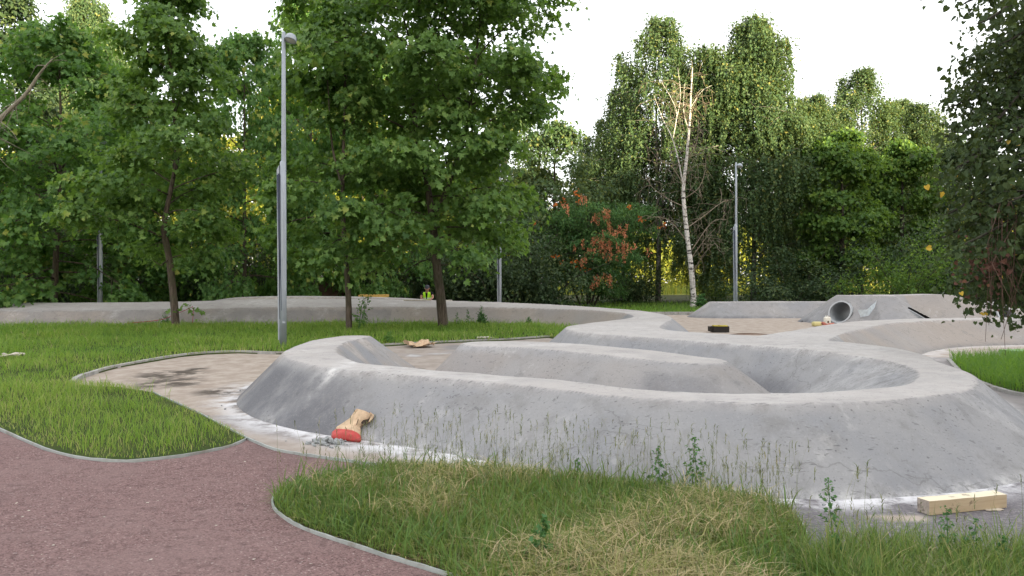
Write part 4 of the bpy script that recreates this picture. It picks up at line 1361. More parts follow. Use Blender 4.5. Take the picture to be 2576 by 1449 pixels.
link('yellow_leaves', leaf_mesh('yellow_leaves', *clusters(sp, 1, .05, .06, up=0, out=1.2, jit=.3, flat=1), HEART, M['yellowleaf'], bn), tn)

# -------------------------------------------------------------------- bushes
def bush(name, label, loc, r, h, lmat, size, n, group, shape=RHOMB, tintc=.45):
    b = np.array([loc[0], loc[1], 0.0])
    tub = []
    an = []
    for i in range(11):
        az = i * 2.4
        el = math.radians(52 + R.normal(0, 14))
        p = curve_branch(b + [.15 * math.cos(az), .15 * math.sin(az), 0], (math.cos(az) * math.cos(el) * r / h * 1.6, math.sin(az) * math.cos(el) * r / h * 1.6, math.sin(el)), h * (.75 + .3 * R.random()), .5, 7, .08)
        tub.append((p, np.linspace(.03, .008, 7), 4))
        for j in range(16):
            q = at_t(p, .1 + .9 * R.random())
            an.append((q + R.normal(0, 1, 3) * [r * .28, r * .28, h * .10], (q - b) / (np.linalg.norm(q - b) + .1)))
    for a in an:
        a[0][2] = max(a[0][2], .25)
    return tree(name, label, b, tub, clusters(an, n, size * 3.6, size, tintc=tintc, jit=.6, flat=.8), shape, lmat, M['darkbark'], group, 'bush')


GBU = 'dark bushes behind the wall'
U1 = bush('bush', 'dark bush in the row behind the wall at the far left', GD(40, HY, 41) * [1, 1, 0], 2.3, 4.6, M['dark'], .17, 36, GBU)
for i, (u, d, sc, lb) in enumerate([(190, 43, (1.1, 1, 1), 'dark bush behind the wall left of the left lamp post'), (300, 42, (1, 1, .9), 'dark bush behind the wall right of the left lamp post'), (400, 44, (1.1, 1, 1.15), 'dark bush behind the trunk of the left maple'),
                                    (510, 42, (1, 1, .95), 'dark bush behind the wall right of the left maple'), (610, 43, (1.2, 1, 1.1), 'dark bush behind the wall left of the near lamp post'), (700, 44, (1, 1, 1), 'dark bush directly behind the near lamp post'),
                                    (1010, 46, (.9, 1, 1), 'dark bush behind the wall left of the worker'), (1090, 47, (1, 1, 1.1), 'dark bush directly behind the worker'), (1180, 45, (1.1, 1, 1.05), 'dark bush between the largest maple and the third lamp post'),
                                    (1280, 45, (1.2, 1, 1.3), 'tall dark bush behind the third lamp post'), (1370, 46, (1, 1, 1.2), 'dark bush between the third lamp post and the rowan'), (-70, 42, (1.2, 1, 1.2), 'dark bush at the left margin behind the wall'),
                                    (1590, 56, (1.1, 1, .9), 'dark bush right of the rowan'), (1990, 49, (1.2, 1, .85), 'dark bush under the twin topped birch'), (2060, 54, (1, 1, 1.2), 'dark bush under the lime green tree'),
                                    (2350, 47, (1.2, 1, 1.3), 'dark bush right of the lime green shrub'), (2460, 45, (1.2, 1, 1.2), 'dark bush behind the hanging linden twigs'), (2560, 46, (1.2, 1, 1.4), 'dark bush behind the right edge of the tall mound'), (830, 47, (1, 1, .9), 'dark bush behind the brown dirt heap')]):
    copy_place(U1, GD(u, HY, d) * [1, 1, 0], 1.7 * i, sc, lb)
U2 = bush('bush', 'light green shrub left of the near linden', GD(2275, HY, 43) * [1, 1, 0], 2.3, 4.4, M['lime'], .15, 30, 'light green shrubs')
copy_place(U2, GD(2390, HY, 46) * [1, 1, 0], 2.2, (.8, .8, .75), 'smaller light green shrub behind the linden twigs')
copy_place(U2, GD(1925, HY, 60) * [1, 1, 0], 1.2, (.6, .6, .35), 'low yellow green bush right of the second lamp post')
copy_place(U2, GD(1800, HY, 62) * [1, 1, 0], 4.2, (.6, .6, .38), 'low yellow green bush between the dead birch and the second lamp post')
copy_place(U2, GD(2060, HY, 60) * [1, 1, 0], 3.1, (.6, .6, .40), 'low yellow green bush under the lime green tree')
copy_place(U2, GD(1590, HY, 62) * [1, 1, 0], .7, (.5, .5, .4), 'low yellow green bush right of the rowan')

# ------------------------------------------------------------------ far wood
def wood_mass(name, label, x0, x1, y0, y1, topf, n, size, mat):
    X_ = x0 + (x1 - x0) * R.random(n)
    Y_ = y0 + (y1 - y0) * R.random(n)
    Hh = topf(X_) + 2.5 * fnoise(X_ / 5, Y_ / 9, 3)
    P = np.stack([X_, Y_, np.maximum(.3, Hh * R.random(n) ** .8)], -1)
    P += .8 * np.stack([fnoise(P[:, 2] / 2, X_ / 2), fnoise(X_ / 2 + 9, P[:, 2] / 2), fnoise(X_ / 3, Y_ / 3)], -1)
    N = R.normal(0, .6, (n, 3)) + [0, -.8, .3]
    T = R.normal(0, .7, (n, 3)) - UP * .4
    o = link(name, leaf_mesh(name, P, N, T, size * (.6 + .8 * R.random(n)), np.clip(.45 + .22 * R.normal(0, 1, n), 0, 1), RHOMB, mat))
    return tag(o, label, 'woods', None, 'stuff')


def wtop(x):
    t = np.interp(x, [-90, -60, -30, -5, 3, 8, 22, 28, 34, 40, 60, 100], [20, 21, 20, 18, 15, 13, 12, 7, 7, 12, 16, 17])
    return t


wood_mass('woods', 'sunlit far wood closing the view behind the trees', -150, 120, 118, 150, wtop, 60000, .85, M['farwood'])
# unseen leaf mass added behind the viewer to keep evening sun off the lawn
sdir = np.array([.566, -.824])
tdir = np.array([.824, .566])
X_ = []
for i in range(17000):
    a = R.uniform(-18, 96)
    c = sdir * R.uniform(62, 76) + tdir * a
    top = float(np.interp(a, [10, 27], [31, 26.6])) + 1.6 * fnoise(np.array([a / 9]), np.array([.3]), 3)[0]
    X_.append((c[0], c[1], top * R.random() ** .7))
P = np.array(X_)
nn = len(P)
tag(link('woods', leaf_mesh('woods', P, R.normal(0, .3, (nn, 3)) + np.r_[sdir, .2], R.normal(0, .5, (nn, 3)) - UP, 2.6 * (.7 + .6 * R.random(nn)), R.random(nn), RHOMB, M['dark'])),
    'unseen leaf mass added behind the viewer to block the low sun', 'woods', None, 'stuff')

# ---------------------------------------------------------------- lamp posts
def lamp_post():
    t = thing('lamp_post', 'tall grey lamp post with a dome head standing at the lawn kerb', 'lamp post', G(712, 876), 'grey dome lamp posts')
    b = MB()
    b.lathe([(.0, -.1), (.084, -.1), (.083, 1.5), (.080, 3.0), (.074, 4.42), (.05, 4.46), (0, 4.46)], k=18)
    b.lathe([(.13, 0), (.13, .012), (.086, .016)], k=18)
    link('pole', b.mesh('pole', M['steel']), t)
    b = MB()
    b.lathe([(.058, 4.40), (.052, 5.6), (.046, 7.52), (.03, 7.54), (0, 7.54)], (0.015, 0, 0), k=14)
    link('upper_tube', b.mesh('upper_tube', M['steel']), t)
    # folding arm housing down the side
    b = MB()
    b.add([(-.135, -.055, 4.25), (-.075, -.055, 4.36), (-.075, .055, 4.36), (-.135, .055, 4.25), (-.105, -.05, .2), (-.07, -.05, .2), (-.07, .05, .2), (-.105, .05, .2),
           (-.135, -.055, 4.1), (-.135, .055, 4.1)],
          [(0, 1, 2, 3), (0, 8, 4, 5, 1), (2, 6, 7, 9, 3), (3, 9, 8, 0), (8, 9, 7, 4), (4, 7, 6, 5)])
    link('arm_housing', b.mesh('arm_housing', M['steel'], False), t)
    b = MB()
    b.add([(-.112, -.060, 4.15), (-.062, -.078, 4.15), (-.01, -.087, .9), (-.02, -.086, .9)], [(0, 3, 2, 1)])
    b.tube([(-.118, -.058, 4.12), (-.075, -.062, 2.4), (-.06, -.064, .7)], [.016, .014, .006], 5)
    link('slot', b.mesh('slot', M['steeldark']), t)
    b = MB()
    b.box((.045, -.082, .62), (.07, .03, .05))
    b.tube([(.03, -.083, .62), (.0, -.088, 2.2)], [.006, .006], 4)
    link('latch', b.mesh('latch', M['steel'], False), t)
    # dome head, tipped towards the right
    rot = Euler((math.radians(-14), math.radians(12), 0)).to_matrix()
    b = MB()
    c = (.185, -.03, 7.34)
    b.lathe([(0.0, .155), (.05, .15), (.10, .12), (.135, .06), (.148, 0), (.148, -.03), (.132, -.032), (.13, .0)], c, 18, 0, rot)
    b.tube([(.02, 0, 7.40), (.10, -.01, 7.41), (.17, -.02, 7.42)], [.035, .04, .03], 8)
    hd = link('lamp_head', b.mesh('lamp_head', M['steel']), t)
    b = MB()
    b.lathe([(0, -.045), (.07, -.042), (.131, -.02)], c, 18, 0, rot)
    link('diffuser', b.mesh('diffuser', M['lampglass']), hd)
    return t


lp0 = lamp_post()
for u, d, lb in ((1851, 39.5, 'lamp post rising behind the low far mound, head before the birches'), (1257, 36.5, 'lamp post behind the wall between the largest maple and the rowan'), (253, 33.2, 'lamp post behind the wall mostly hidden by maple leaves on the left')):
    c = copy_tree(lp0)
    c.location = [float(v) for v in GD(u, HY, d) * [1, 1, 0]]
    c['label'] = lb

# ---------------------------------------------------------------- timber beam
a = G(2338, 1298)
e = G(2532, 1278)
ang = math.atan2(e[1] - a[1], e[0] - a[0])
L_ = float(np.hypot(*(e - a)[:2]))
bm_ = thing('timber_beam', 'short squared pine beam lying on the asphalt at the lower right', 'beam', a, None, ang)
b = MB()
h = .098
for i in range(7):
    pass
xs_ = np.linspace(0, L_, 9)
V = []
for x in xs_:
    j = R.normal(0, .0012, 4)
    V += [(x, 0 + j[0], .004), (x, .105 + j[1], .004), (x, .105 + j[2], h + j[3]), (x, 0 + j[1], h + j[2])]
fs = []
mi = []
b2 = MB()
nq = len(xs_)
side = [(4 * i + k, 4 * i + 4 + k, 4 * i + 4 + (k + 1) % 4, 4 * i + (k + 1) % 4) for i in range(nq - 1) for k in (0, 1, 3)]
top = [(4 * i + 2, 4 * i + 6, 4 * i + 7, 4 * i + 3) for i in range(nq - 1)]
b2.add(V, [tuple(reversed(f)) for f in side], 0)
b2.add(V, [tuple(reversed(f)) for f in top], 1)
b2.add(V, [(0, 1, 2, 3), (4 * nq - 1, 4 * nq - 2, 4 * nq - 3, 4 * nq - 4)], 2)
link('beam_body', b2.mesh('beam_body', [M['wood'], M['woodlit'], M['woodend']], False), bm_)


def scrap(name, label, loc, w, d, mat, rz=0, amp=.02, nx=9, ny=7, ragged=.12):
    X_, Y_ = np.meshgrid(np.linspace(-.5, .5, nx), np.linspace(-.5, .5, ny))
    X_ = X_ + R.normal(0, ragged / nx, X_.shape)
    Y_ = Y_ + R.normal(0, ragged / ny, X_.shape)
    ed = (np.abs(X_) > .45) | (np.abs(Y_) > .45)
    X_ = X_ + ed * R.normal(0, ragged * .4, X_.shape)
    Z_ = amp * (np.abs(fnoise(X_ * 3 + R.random() * 9, Y_ * 3, 3)) * 1.6) + .004
    q_ = grid_faces(nx, ny, np.ones((ny - 1, nx - 1), bool))
    V_ = np.stack([X_ * w, Y_ * d, Z_], -1).reshape(-1, 3)
    V2 = V_.copy()
    V2[:, 2] -= .003
    n_ = len(V_)
    o = link(name, mesh(name, np.concatenate([V_, V2]), np.concatenate([q_, q_[:, ::-1] + n_]), np.full(2 * len(q_), 4), mat, False))
    o.location = [float(v) for v in loc]
    o.rotation_euler = (0, 0, rz)
    return tag(o, label, 'scrap')


scrap('paper_scrap', 'tan scrap of paper lying against the right end of the beam', G(2497, 1283), .13, .06, M['paper'], .1, .012)
kr = scrap('empty_sack', 'crumpled kraft paper sack lying flat across the lawn kerb', G(1055, 873) + UP * .03, .60, .75, M['kraft'], .3, .16, 13, 11, .2)
kr['category'] = 'sack'
scrap('rag', 'pale rag lying in the left lawn at the left edge', G(25, 905) + UP * .06, .42, .35, M['stone'], .2, .09, 9, 7, .2)['category'] = 'rag'
scrap('rag', 'whitish rag lying in the grass near the kerb behind the island mound', G(1222, 856) + UP * .05, .45, .3, M['stone'], .2, .07, 9, 7, .2)['category'] = 'rag'

# ---------------------------------------------------------------- cement bag
cb = G(892, 1110)
bag = thing('cement_bag', 'twisted kraft cement bag with a red base slumped on the front berm', 'bag', cb)
db = cb[1]
# rings from the fat red base up the slope to the open neck: centre pixel, half width px, depth, tilt
rings = [((836, 1104), (905, 1111), .0, .30), ((833, 1101), (909, 1108), .0, .36), ((836, 1094), (909, 1102), .03, .38), ((842, 1087), (906, 1095), .07, .36), ((846, 1081), (905, 1087), .11, .34), ((857, 1073), (905, 1080), .16, .34),
         ((869, 1064), (906, 1074), .22, .38), ((881, 1055), (909, 1068), .27, .46), ((887, 1047), (916, 1063), .32, .5), ((893, 1039), (928, 1058), .36, .5), ((897, 1034), (939, 1046), .39, .5)]
V = []
k = 22
ctrs = []


def on_berm(u, v):
    """distance along the sight line to the berm or the ground"""
    d_ = np.arange(6.5, 12, .01)
    z_ = HC - (v - HY) / F * d_
    f_ = np.maximum(track_field((u - 1288) / F * d_, d_), 0)
    return float(d_[np.argmax(z_ <= f_)])


for i, (l_, r_, dy, fl_) in enumerate(rings):
    wd = abs(r_[0] - l_[0]) / 2 / F * 8
    off_ = .02 + fl_ * wd * 1.15
    A_, B_ = GD(*l_, on_berm(*l_) - off_), GD(*r_, on_berm(*r_) - off_)
    ctrs.append(((A_ + B_) / 2, (B_ - A_) / 2, fl_))
for i, (c, sv, fl_) in enumerate(ctrs):
    ax = ctrs[min(i + 1, len(ctrs) - 1)][0] - ctrs[max(i - 1, 0)][0]
    nor = np.cross(sv, ax)
    nor /= np.linalg.norm(nor)
    if nor[1] > 0:
        nor = -nor
    w = np.linalg.norm(sv)
    for t in np.arange(k) / k * 2 * math.pi:
        rr = 1 + (.06 * math.sin(5 * t + i * .5) + .05 * math.sin(8 * t - i * .9)) * (1 if i > 3 else .35)
        ct, st = math.cos(t), math.sin(t)
        V.append(c + sv * (abs(ct) ** .7 * (1 if ct > 0 else -1)) * rr + nor * (st * w * fl_ * rr))
V = np.array(V)
V[:, 2] = np.maximum(V[:, 2], .004)
nr = len(rings)
fs = [(i * k + j, i * k + (j + 1) % k, (i + 1) * k + (j + 1) % k, (i + 1) * k + j) for i in range(nr - 1) for j in range(k)]
red = MB().add(V[:4 * k], [f for i, f in enumerate(fs) if i // k < 3] + [tuple(range(k))[::-1]], 0)
link('base', red.mesh('base', M['redbag'], True, cb), bag)
sk = MB().add(V[3 * k:], [tuple(x - 3 * k for x in f) for i, f in enumerate(fs) if i // k >= 3], 0)
link('sack', sk.mesh('sack', M['kraft'], True, cb), bag)
cN = ctrs[-1][0]
rim = V[(nr - 1) * k:]
inner = cN + (rim - cN) * .82 + np.array([.0, .02, -.01])
deep = cN + (rim - cN) * .4 + (ctrs[-3][0] - cN) * .6
b = MB()
b.add(np.concatenate([rim, inner, deep]), [(j, (j + 1) % k, k + (j + 1) % k, k + j) for j in range(k)] + [(k + j, k + (j + 1) % k, 2 * k + (j + 1) % k, 2 * k + j) for j in range(k)] + [tuple(2 * k + j for j in range(k))])
link('opening', b.mesh('opening', M['kraftdark'], True, cb), bag)
# dark plate as the mouth's shade, its flap and the seam down the front
def plate(name, px, dy, mat, th=.012):
    f_ = [GD(u, v, on_berm(u, v) - .05 - d_) for (u, v), d_ in zip(px, dy)]
    n_ = len(f_)
    bk = [p + np.array([0, th, -th * .3]) for p in f_]
    return link(name, MB().add(f_ + bk, [tuple(range(n_)), tuple(range(2 * n_ - 1, n_ - 1, -1))] + [(i, n_ + i, n_ + (i + 1) % n_, (i + 1) % n_) for i in range(n_)]).mesh(name, mat, False, cb), bag)


plate('mouth', [(908, 1063), (921, 1049), (930, 1037), (935, 1049), (927, 1060), (915, 1069)], [.05, .05, .03, .02, .03, .05], M['kraftdark'])
plate('flap', [(931, 1036), (941, 1044), (936, 1055), (927, 1062), (932, 1049)], [.04, .02, .02, .03, .04], M['kraft'])
sm = MB().tube([GD(u, v, on_berm(u, v) - o_) for u, v, o_ in ((909, 1038, .115), (902, 1052, .125), (897, 1068, .145))], [.004, .004, .003], 5)
link('seam', sm.mesh('seam', M['kraftdark'], True, cb), bag)

b = MB()
rc = G(826, 1116)
for i in range(95):
    r_ = .010 + .020 * R.random() ** 2
    x, y = R.normal(0, .085), R.normal(0, .07)
    b.blob(rc + [x, y, r_ * .5 + .05 * math.exp(-(x * x + y * y) / .006) * R.random()], r_, 0, .25, 1, .85)
tag(link('rubble', b.mesh('rubble', M['lump'], False)), 'small heap of grey cement lumps beside the red bag', 'rubble', None, 'stuff')
# scattered crumbs along the foot of the front berm and on the base
b = MB()
fx = []
for i in range(520):
    u = R.uniform(420, 2560)
    x = R.uniform(-4.6, 6.5)
    y = R.uniform(4.5, 11.5)
    fx.append((x, y))
fx = np.array(fx)
zz = track_field(fx[:, 0], fx[:, 1])
zz = np.maximum(zz, ridge(fx[:, 0], fx[:, 1], ISLAND))
ok = (zz < -.005) & (zz > -.75) & ~inside(PATHP, fx[:, 0], fx[:, 1]) & ~inside(PATCH, fx[:, 0], fx[:, 1]) & ~inside(LAWN, fx[:, 0], fx[:, 1])
for (x, y) in fx[ok]:
    r_ = .004 + .014 * R.random() ** 3
    b.blob((x, y, r_ * .4), r_, 0, .25, 1, .7)
tag(link('pebbles', b.mesh('pebbles', M['lump'], False)), 'loose cement crumbs on the dusty base round the front berm', 'pebbles', None, 'stuff')
# pale flakes on the gravel
b = MB()
for i in range(170):
    x, y = R.uniform(-4.5, .2), R.uniform(4.0, 9.5)
    if not inside(PATHP, np.array([x]), np.array([y]))[0]:
        continue
    s_ = .008 + .014 * R.random()
    th_ = R.random() * 6.28
    pts = [(s_ * .5 * math.cos(th_ + t) * (1 + .4 * R.random()), s_ * .35 * math.sin(th_ + t), 0.005 + .006 * R.random()) for t in (0, 1.3, 2.3, 3.3, 4.6, 5.4)]
    b.add(np.array(pts) + [x, y, .012], [tuple(range(6))])
tag(link('fallen_leaves', b.mesh('fallen_leaves', M['stone'], False)), 'small pale dry flakes scattered on the red gravel path', 'fallen leaves', None, 'stuff')

# ------------------------------------------------------------------ canisters
def canister(name, label, loc, mat, lying=False, rz=0.0, s_=1.0):
    t = thing(name, label, 'canister', loc, 'plastic canisters by the tall mound', rz, s_)
    b = MB()
    prof_ = [(0, .0), (.84, .0), (1, .03), (1, .24), (.92, .275), (.55, .30), (.5, .30)]
    V, fs = [], []
    kk = 16
    for r_, z_ in prof_:
        for j in range(kk):
            a_ = j / kk * 2 * math.pi
            ca, sa = math.cos(a_), math.sin(a_)
            sx = abs(ca) ** .45 * (1 if ca > 0 else -1)
            sy = abs(sa) ** .45 * (1 if sa > 0 else -1)
            V.append((.115 * r_ * sx, .085 * r_ * sy, z_))
    for i in range(len(prof_) - 1):
        for j in range(kk):
            a_ = i * kk + j
            c_ = i * kk + (j + 1) % kk
            fs.append((a_, c_, c_ + kk, a_ + kk))
    fs.append(tuple((len(prof_) - 1) * kk + j for j in range(kk)))
    V = np.array(V)
    rot = np.eye(3)
    shift = np.zeros(3)
    if lying:
        rot = np.array([[0, 0, 1.0], [1.0, 0, 0], [0, 1.0, 0]])
        shift = np.array([-.15, 0, .085])
    tf = lambda v: np.asarray(v, float) @ rot.T + shift
    b.add(tf(V), fs)
    link('body', b.mesh('body', mat), t)
    hb = MB().tube(tf([(-.06, 0, .298), (-.06, 0, .335), (.02, 0, .335), (.03, 0, .298)]), .013, 6)
    link('handle', hb.mesh('handle', mat), t)
    cp = MB()
    th_ = np.linspace(0, 2 * math.pi, 12, endpoint=False)
    ring = [(.075 + .026 * math.cos(x), .026 * math.sin(x), .296) for x in th_] + [(.075 + .026 * math.cos(x), .026 * math.sin(x), .325) for x in th_]
    cp.add(tf(ring), [(j, (j + 1) % 12, 12 + (j + 1) % 12, 12 + j) for j in range(12)] + [tuple(range(12, 24))])
    link('lid', cp.mesh('lid', M['cap']), t)
    lb = MB()
    lb.add(tf([(-.045, -.087, .07), (.025, -.087, .07), (.025, -.087, .15), (-.045, -.087, .15)]), [(0, 1, 2, 3)])
    link('sticker', lb.mesh('sticker', M['cap'], False), t)
    return t


canister('canister', 'white upright canister in front of the round pipe opening', G(2081, 817), M['white'], False, .15)
canister('canister', 'yellow canister lying on its side left of the white one', G(2055, 821), M['yellowcan'], True, .1)
pc = G(2092, 822)
b = MB()
for i in range(7):
    p = curve_branch(pc + [R.normal(0, .1), R.normal(0, .05), .06], R.normal(0, 1, 3) * [1, .6, .2], .35, .3, 7, .4)
    p[:, 2] = np.clip(p[:, 2], .035, .16)
    b.tube(catmull(p, 3), .035 + .02 * R.random(), 7, wob=.12)
tag(link('cloth', b.mesh('cloth', M['pinkcloth'])), 'crumpled pinkish cloth on the ground beside the white canister', 'cloth')

# black and yellow block with soil
bx = G(1811, 836)
t = thing('black_crate', 'low black box with a yellow top on the sandy base', 'box', bx)
b = MB()
b.box((0, 0, .10), (.50, .30, .18), .05)
b.box((-.29, 0, .11), (.10, .26, .15), .05)
link('body', b.mesh('body', M['blackplastic'], False), t)
b = MB()
for i in range(5):
    b.box((-.18 + i * .09, 0, .205), (.075, .24, .03), .05, 0, .002)
link('top', b.mesh('top', M['yellowpaint'], False), t)


def heap(name, label, loc, a, c, h, mat, cat_, n=26, pw=1.3, kind=None):
    X_, Y_ = np.meshgrid(np.linspace(-1.15, 1.15, n), np.linspace(-1.15, 1.15, n))
    r_ = np.hypot(X_, Y_)
    sd_ = R.random() * 20
    Z_ = h * np.clip(1 - r_ ** pw, -.1, 1) * (1 + .35 * fnoise(X_ * 2 + sd_, Y_ * 2, 3)) + .06 * h * fnoise(X_ * 7 + sd_, Y_ * 7, 2)
    q_ = grid_faces(n, n, np.ones((n - 1, n - 1), bool))
    o = link(name, mesh(name, np.stack([X_ * a, Y_ * c, Z_ - .03], -1), q_, np.full(len(q_), 4), mat, True))
    o.location = [float(v) for v in loc]
    return tag(o, label, cat_, None, kind)


heap('soil', 'thin strip of brown soil right of the black box', G(1890, 841), 1.0, .28, .07, M['dirt'], 'soil')
heap('dirt_heap', 'large brown dirt heap behind the wall left of the yellow planks', GD(850, HY, 41.5) * [1, 1, 0], 2.9, 1.8, 1.75, M['dirt'], 'dirt heap', 40, 1.1)
heap('dirt_heap', 'red brown soil heap at the right edge beside the grass wedge', np.array([7.25, 10.0, 0]), .8, .5, .16, M['dirt'], 'dirt heap')

# yellow plank stack behind the wall
yp = GD(940, HY, 40) * [1, 1, 0]
t = thing('plank_stack', 'stack of yellow planks behind the wall beside the dirt heap', 'planks', yp, None, .03)
for i in range(6):
    b = MB().box((R.normal(0, .03), R.normal(0, .03), .08 + i * .155), (1.42, .8, .12), R.normal(0, .02), 0, .004)
    link('plank', b.mesh('plank', M['yellowwood'], False), t)
# white and pale boards on the wall top
b = MB().box((0, 0, 0), (.62, .10, .05), .05)
o = link('board', b.mesh('board', M['white'], False))
o.location = [float(v) for v in (GD(1119, 754, 32.3))]
tag(o, 'white board lying on the wall top right of the largest maple trunk', 'board')
o.location.z = .80
b = MB().box((0, 0, 0), (1.1, .12, .03), -.03)
o = link('board', b.mesh('board', M['paper'], False))
o.location = [float(v) for v in GD(1050, 757, 31.4)]
o.location.z = .84
tag(o, 'pale grey board lying on the wall top below the worker', 'board')
# green board at right edge
o = link('board', MB().box((0, 0, .06), (.9, .5, .10), .2).mesh('board', M['greenpaint'], False))
o.location = [float(v) for v in G(2580, 893)]
tag(o, 'green painted board lying on the ground at the right edge', 'board')
# red string in front of the wall
p = catmull([GD(322, 813, 27.6), GD(400, 805, 27.6), GD(440, 791, 27.4), GD(478, 775, 27), GD(485, 772, 27), GD(486, 790, 27), GD(484, 812, 27)], 5)
tag(link('string', MB().tube(p, .009, 4).mesh('string', M['rope'])), 'thin red string hanging in front of the wall by the left maple', 'string')

# --------------------------------------------------------- pipes in the mound
def pipe(label, centre, ax, r, length, cutn):
    """short pipe along ax, its mouth cut along the plane with normal cutn"""
    t = thing('pipe', label, 'pipe', centre, 'pipe mouths in the tall mound')
    ax = np.asarray(ax, float) / np.linalg.norm(ax)
    cn = np.asarray(cutn, float) / np.linalg.norm(cutn)
    s1 = np.cross(ax, UP)
    s1 /= np.linalg.norm(s1)
    s2 = np.cross(s1, ax)
    k_ = 36
    th_ = np.arange(k_) / k_ * 2 * math.pi
    ring = lambda rr: np.array([(s1 * math.cos(x) + s2 * math.sin(x)) * rr for x in th_])
    def cut(P_):
        return np.array([p - ax * ((p @ cn) / (ax @ cn)) for p in P_])
    o_, i_ = cut(ring(r)), cut(ring(r * .93))
    lip = [p - ax * .02 for p in o_]
    back = ring(r * .93) + ax * length
    bo_ = ring(r) + ax * length
    b = MB()
    q4 = lambda a_, c_: [(a_ * k_ + j, a_ * k_ + (j + 1) % k_, c_ * k_ + (j + 1) % k_, c_ * k_ + j) for j in range(k_)]
    b.add(np.concatenate([i_, back]), q4(0, 1) )
    b.add(np.concatenate([o_, bo_]), q4(1, 0))
    link('tube', b.mesh('tube', M['pipe']), t)
    b = MB()
    b.add(np.concatenate([o_ * 1.07 + cn * .012, i_ + cn * .012, o_ * 1.05 + cn * .045, i_ + cn * .045]), q4(2, 3) + q4(0, 2) + q4(3, 1))
    link('rim', b.mesh('rim', M['piperim'], False), t)
    return t


for c_, a_, r_, n_, l_ in PIPES:
    pipe(l_, c_, a_, r_, 2.75 if r_ > .35 else 1.3, n_)
# plastic sheet in the left valley
a = [(12.75, 29.25, .42), (13.05, 29.2, .45), (13.45, 29.55, .72), (13.62, 29.75, .86)]
b = MB()
V = []
for i, p in enumerate(a):
    w_ = (.16, .13, .09, .03)[i]
    for t_ in np.linspace(-1, 1, 5):
        V.append((p[0] - w_ * t_ * .5, p[1] - .28 - .06 * t_, p[2] + w_ * t_ * .9 + R.normal(0, .02)))
b.add(V, [(i * 5 + j, i * 5 + j + 1, (i + 1) * 5 + j + 1, (i + 1) * 5 + j) for i in range(3) for j in range(4)])
V2 = np.array(V) + [0, .008, -.008]
b.add(V2, [(i * 5 + j, (i + 1) * 5 + j, (i + 1) * 5 + j + 1, i * 5 + j + 1) for i in range(3) for j in range(4)])
tag(link('plastic_sheet', b.mesh('plastic_sheet', M['sheet'])), 'white plastic sheet lying in the crease of the tall mound', 'plastic sheet')

# -------------------------------------------------------------------- worker
def skinned(name, verts, edges, rad, mat, parent, root=0, sub=1):
    me = bpy.data.meshes.new(name)
    me.from_pydata([tuple(float(c) for c in v) for v in verts], edges, [])
    me.materials.append(mat)
    o = link(name, me, parent)
    md = o.modifiers.new('Skin', 'SKIN')
    md.use_smooth_shade = True
    sv = me.skin_vertices[0].data if me.skin_vertices else None
    if sv is None:
        bpy.context.view_layer.objects.active = o
        bpy.ops.mesh.customdata_skin_add()
        sv = me.skin_vertices[0].data
    for i, r_ in enumerate(rad):
        sv[i].radius = (r_, r_) if np.isscalar(r_) else r_
        sv[i].use_root = (i == root)
    s2 = o.modifiers.new('Subsurf', 'SUBSURF')
    s2.levels = s2.render_levels = sub
    for p in me.polygons:
        p.use_smooth = True
    return o


wp = GD(1074, HY, 36.3) * [1, 1, 0]
wk = thing('person', 'kneeling worker in a yellow hi-vis vest and dark cap behind the wall', 'person', wp, None, 0, 1.10)
# faces the viewer (-y); kneels on the left knee with the right foot forward
J = {'pel': (0, .05, .52), 'bel': (0, .02, .68), 'che': (.01, -.04, .86), 'neck': (.02, -.10, 1.01), 'hd0': (.03, -.15, 1.09), 'hd1': (.03, -.165, 1.17), 'hd2': (.03, -.16, 1.235),
     'shL': (-.19, -.07, .97), 'elL': (-.23, -.16, .73), 'wrL': (-.05, -.34, .64), 'haL': (.0, -.37, .62),
     'shR': (.22, -.07, .97), 'elR': (.27, -.20, .75), 'wrR': (.13, -.36, .66), 'haR': (.09, -.39, .64),
     'hiL': (-.10, .05, .50), 'knL': (-.14, -.10, .08), 'anL': (-.13, .34, .07), 'toL': (-.13, .46, .03),
     'hiR': (.10, .05, .50), 'knR': (.17, -.36, .52), 'anR': (.17, -.33, .09), 'toR': (.17, -.50, .05)}
nm = list(J)
vi = {n_: i for i, n_ in enumerate(nm)}
ed_ = [('pel', 'bel'), ('bel', 'che'), ('che', 'neck'), ('neck', 'hd0'), ('hd0', 'hd1'), ('hd1', 'hd2'), ('che', 'shL'), ('shL', 'elL'), ('elL', 'wrL'), ('wrL', 'haL'), ('che', 'shR'), ('shR', 'elR'), ('elR', 'wrR'), ('wrR', 'haR'),
       ('pel', 'hiL'), ('hiL', 'knL'), ('knL', 'anL'), ('anL', 'toL'), ('pel', 'hiR'), ('hiR', 'knR'), ('knR', 'anR'), ('anR', 'toR')]
rd = {'pel': .135, 'bel': .125, 'che': .135, 'neck': .055, 'hd0': .078, 'hd1': .092, 'hd2': .07, 'shL': .065, 'elL': .045, 'wrL': .032, 'haL': .036, 'shR': .065, 'elR': .045, 'wrR': .032, 'haR': .036,
      'hiL': .095, 'knL': .065, 'anL': .045, 'toL': .04, 'hiR': .095, 'knR': .065, 'anR': .045, 'toR': .04}
verts = [J[n_] for n_ in nm]
rad_ = [rd[n_] for n_ in nm]
edges = [(vi[a_], vi[c_]) for a_, c_ in ed_]
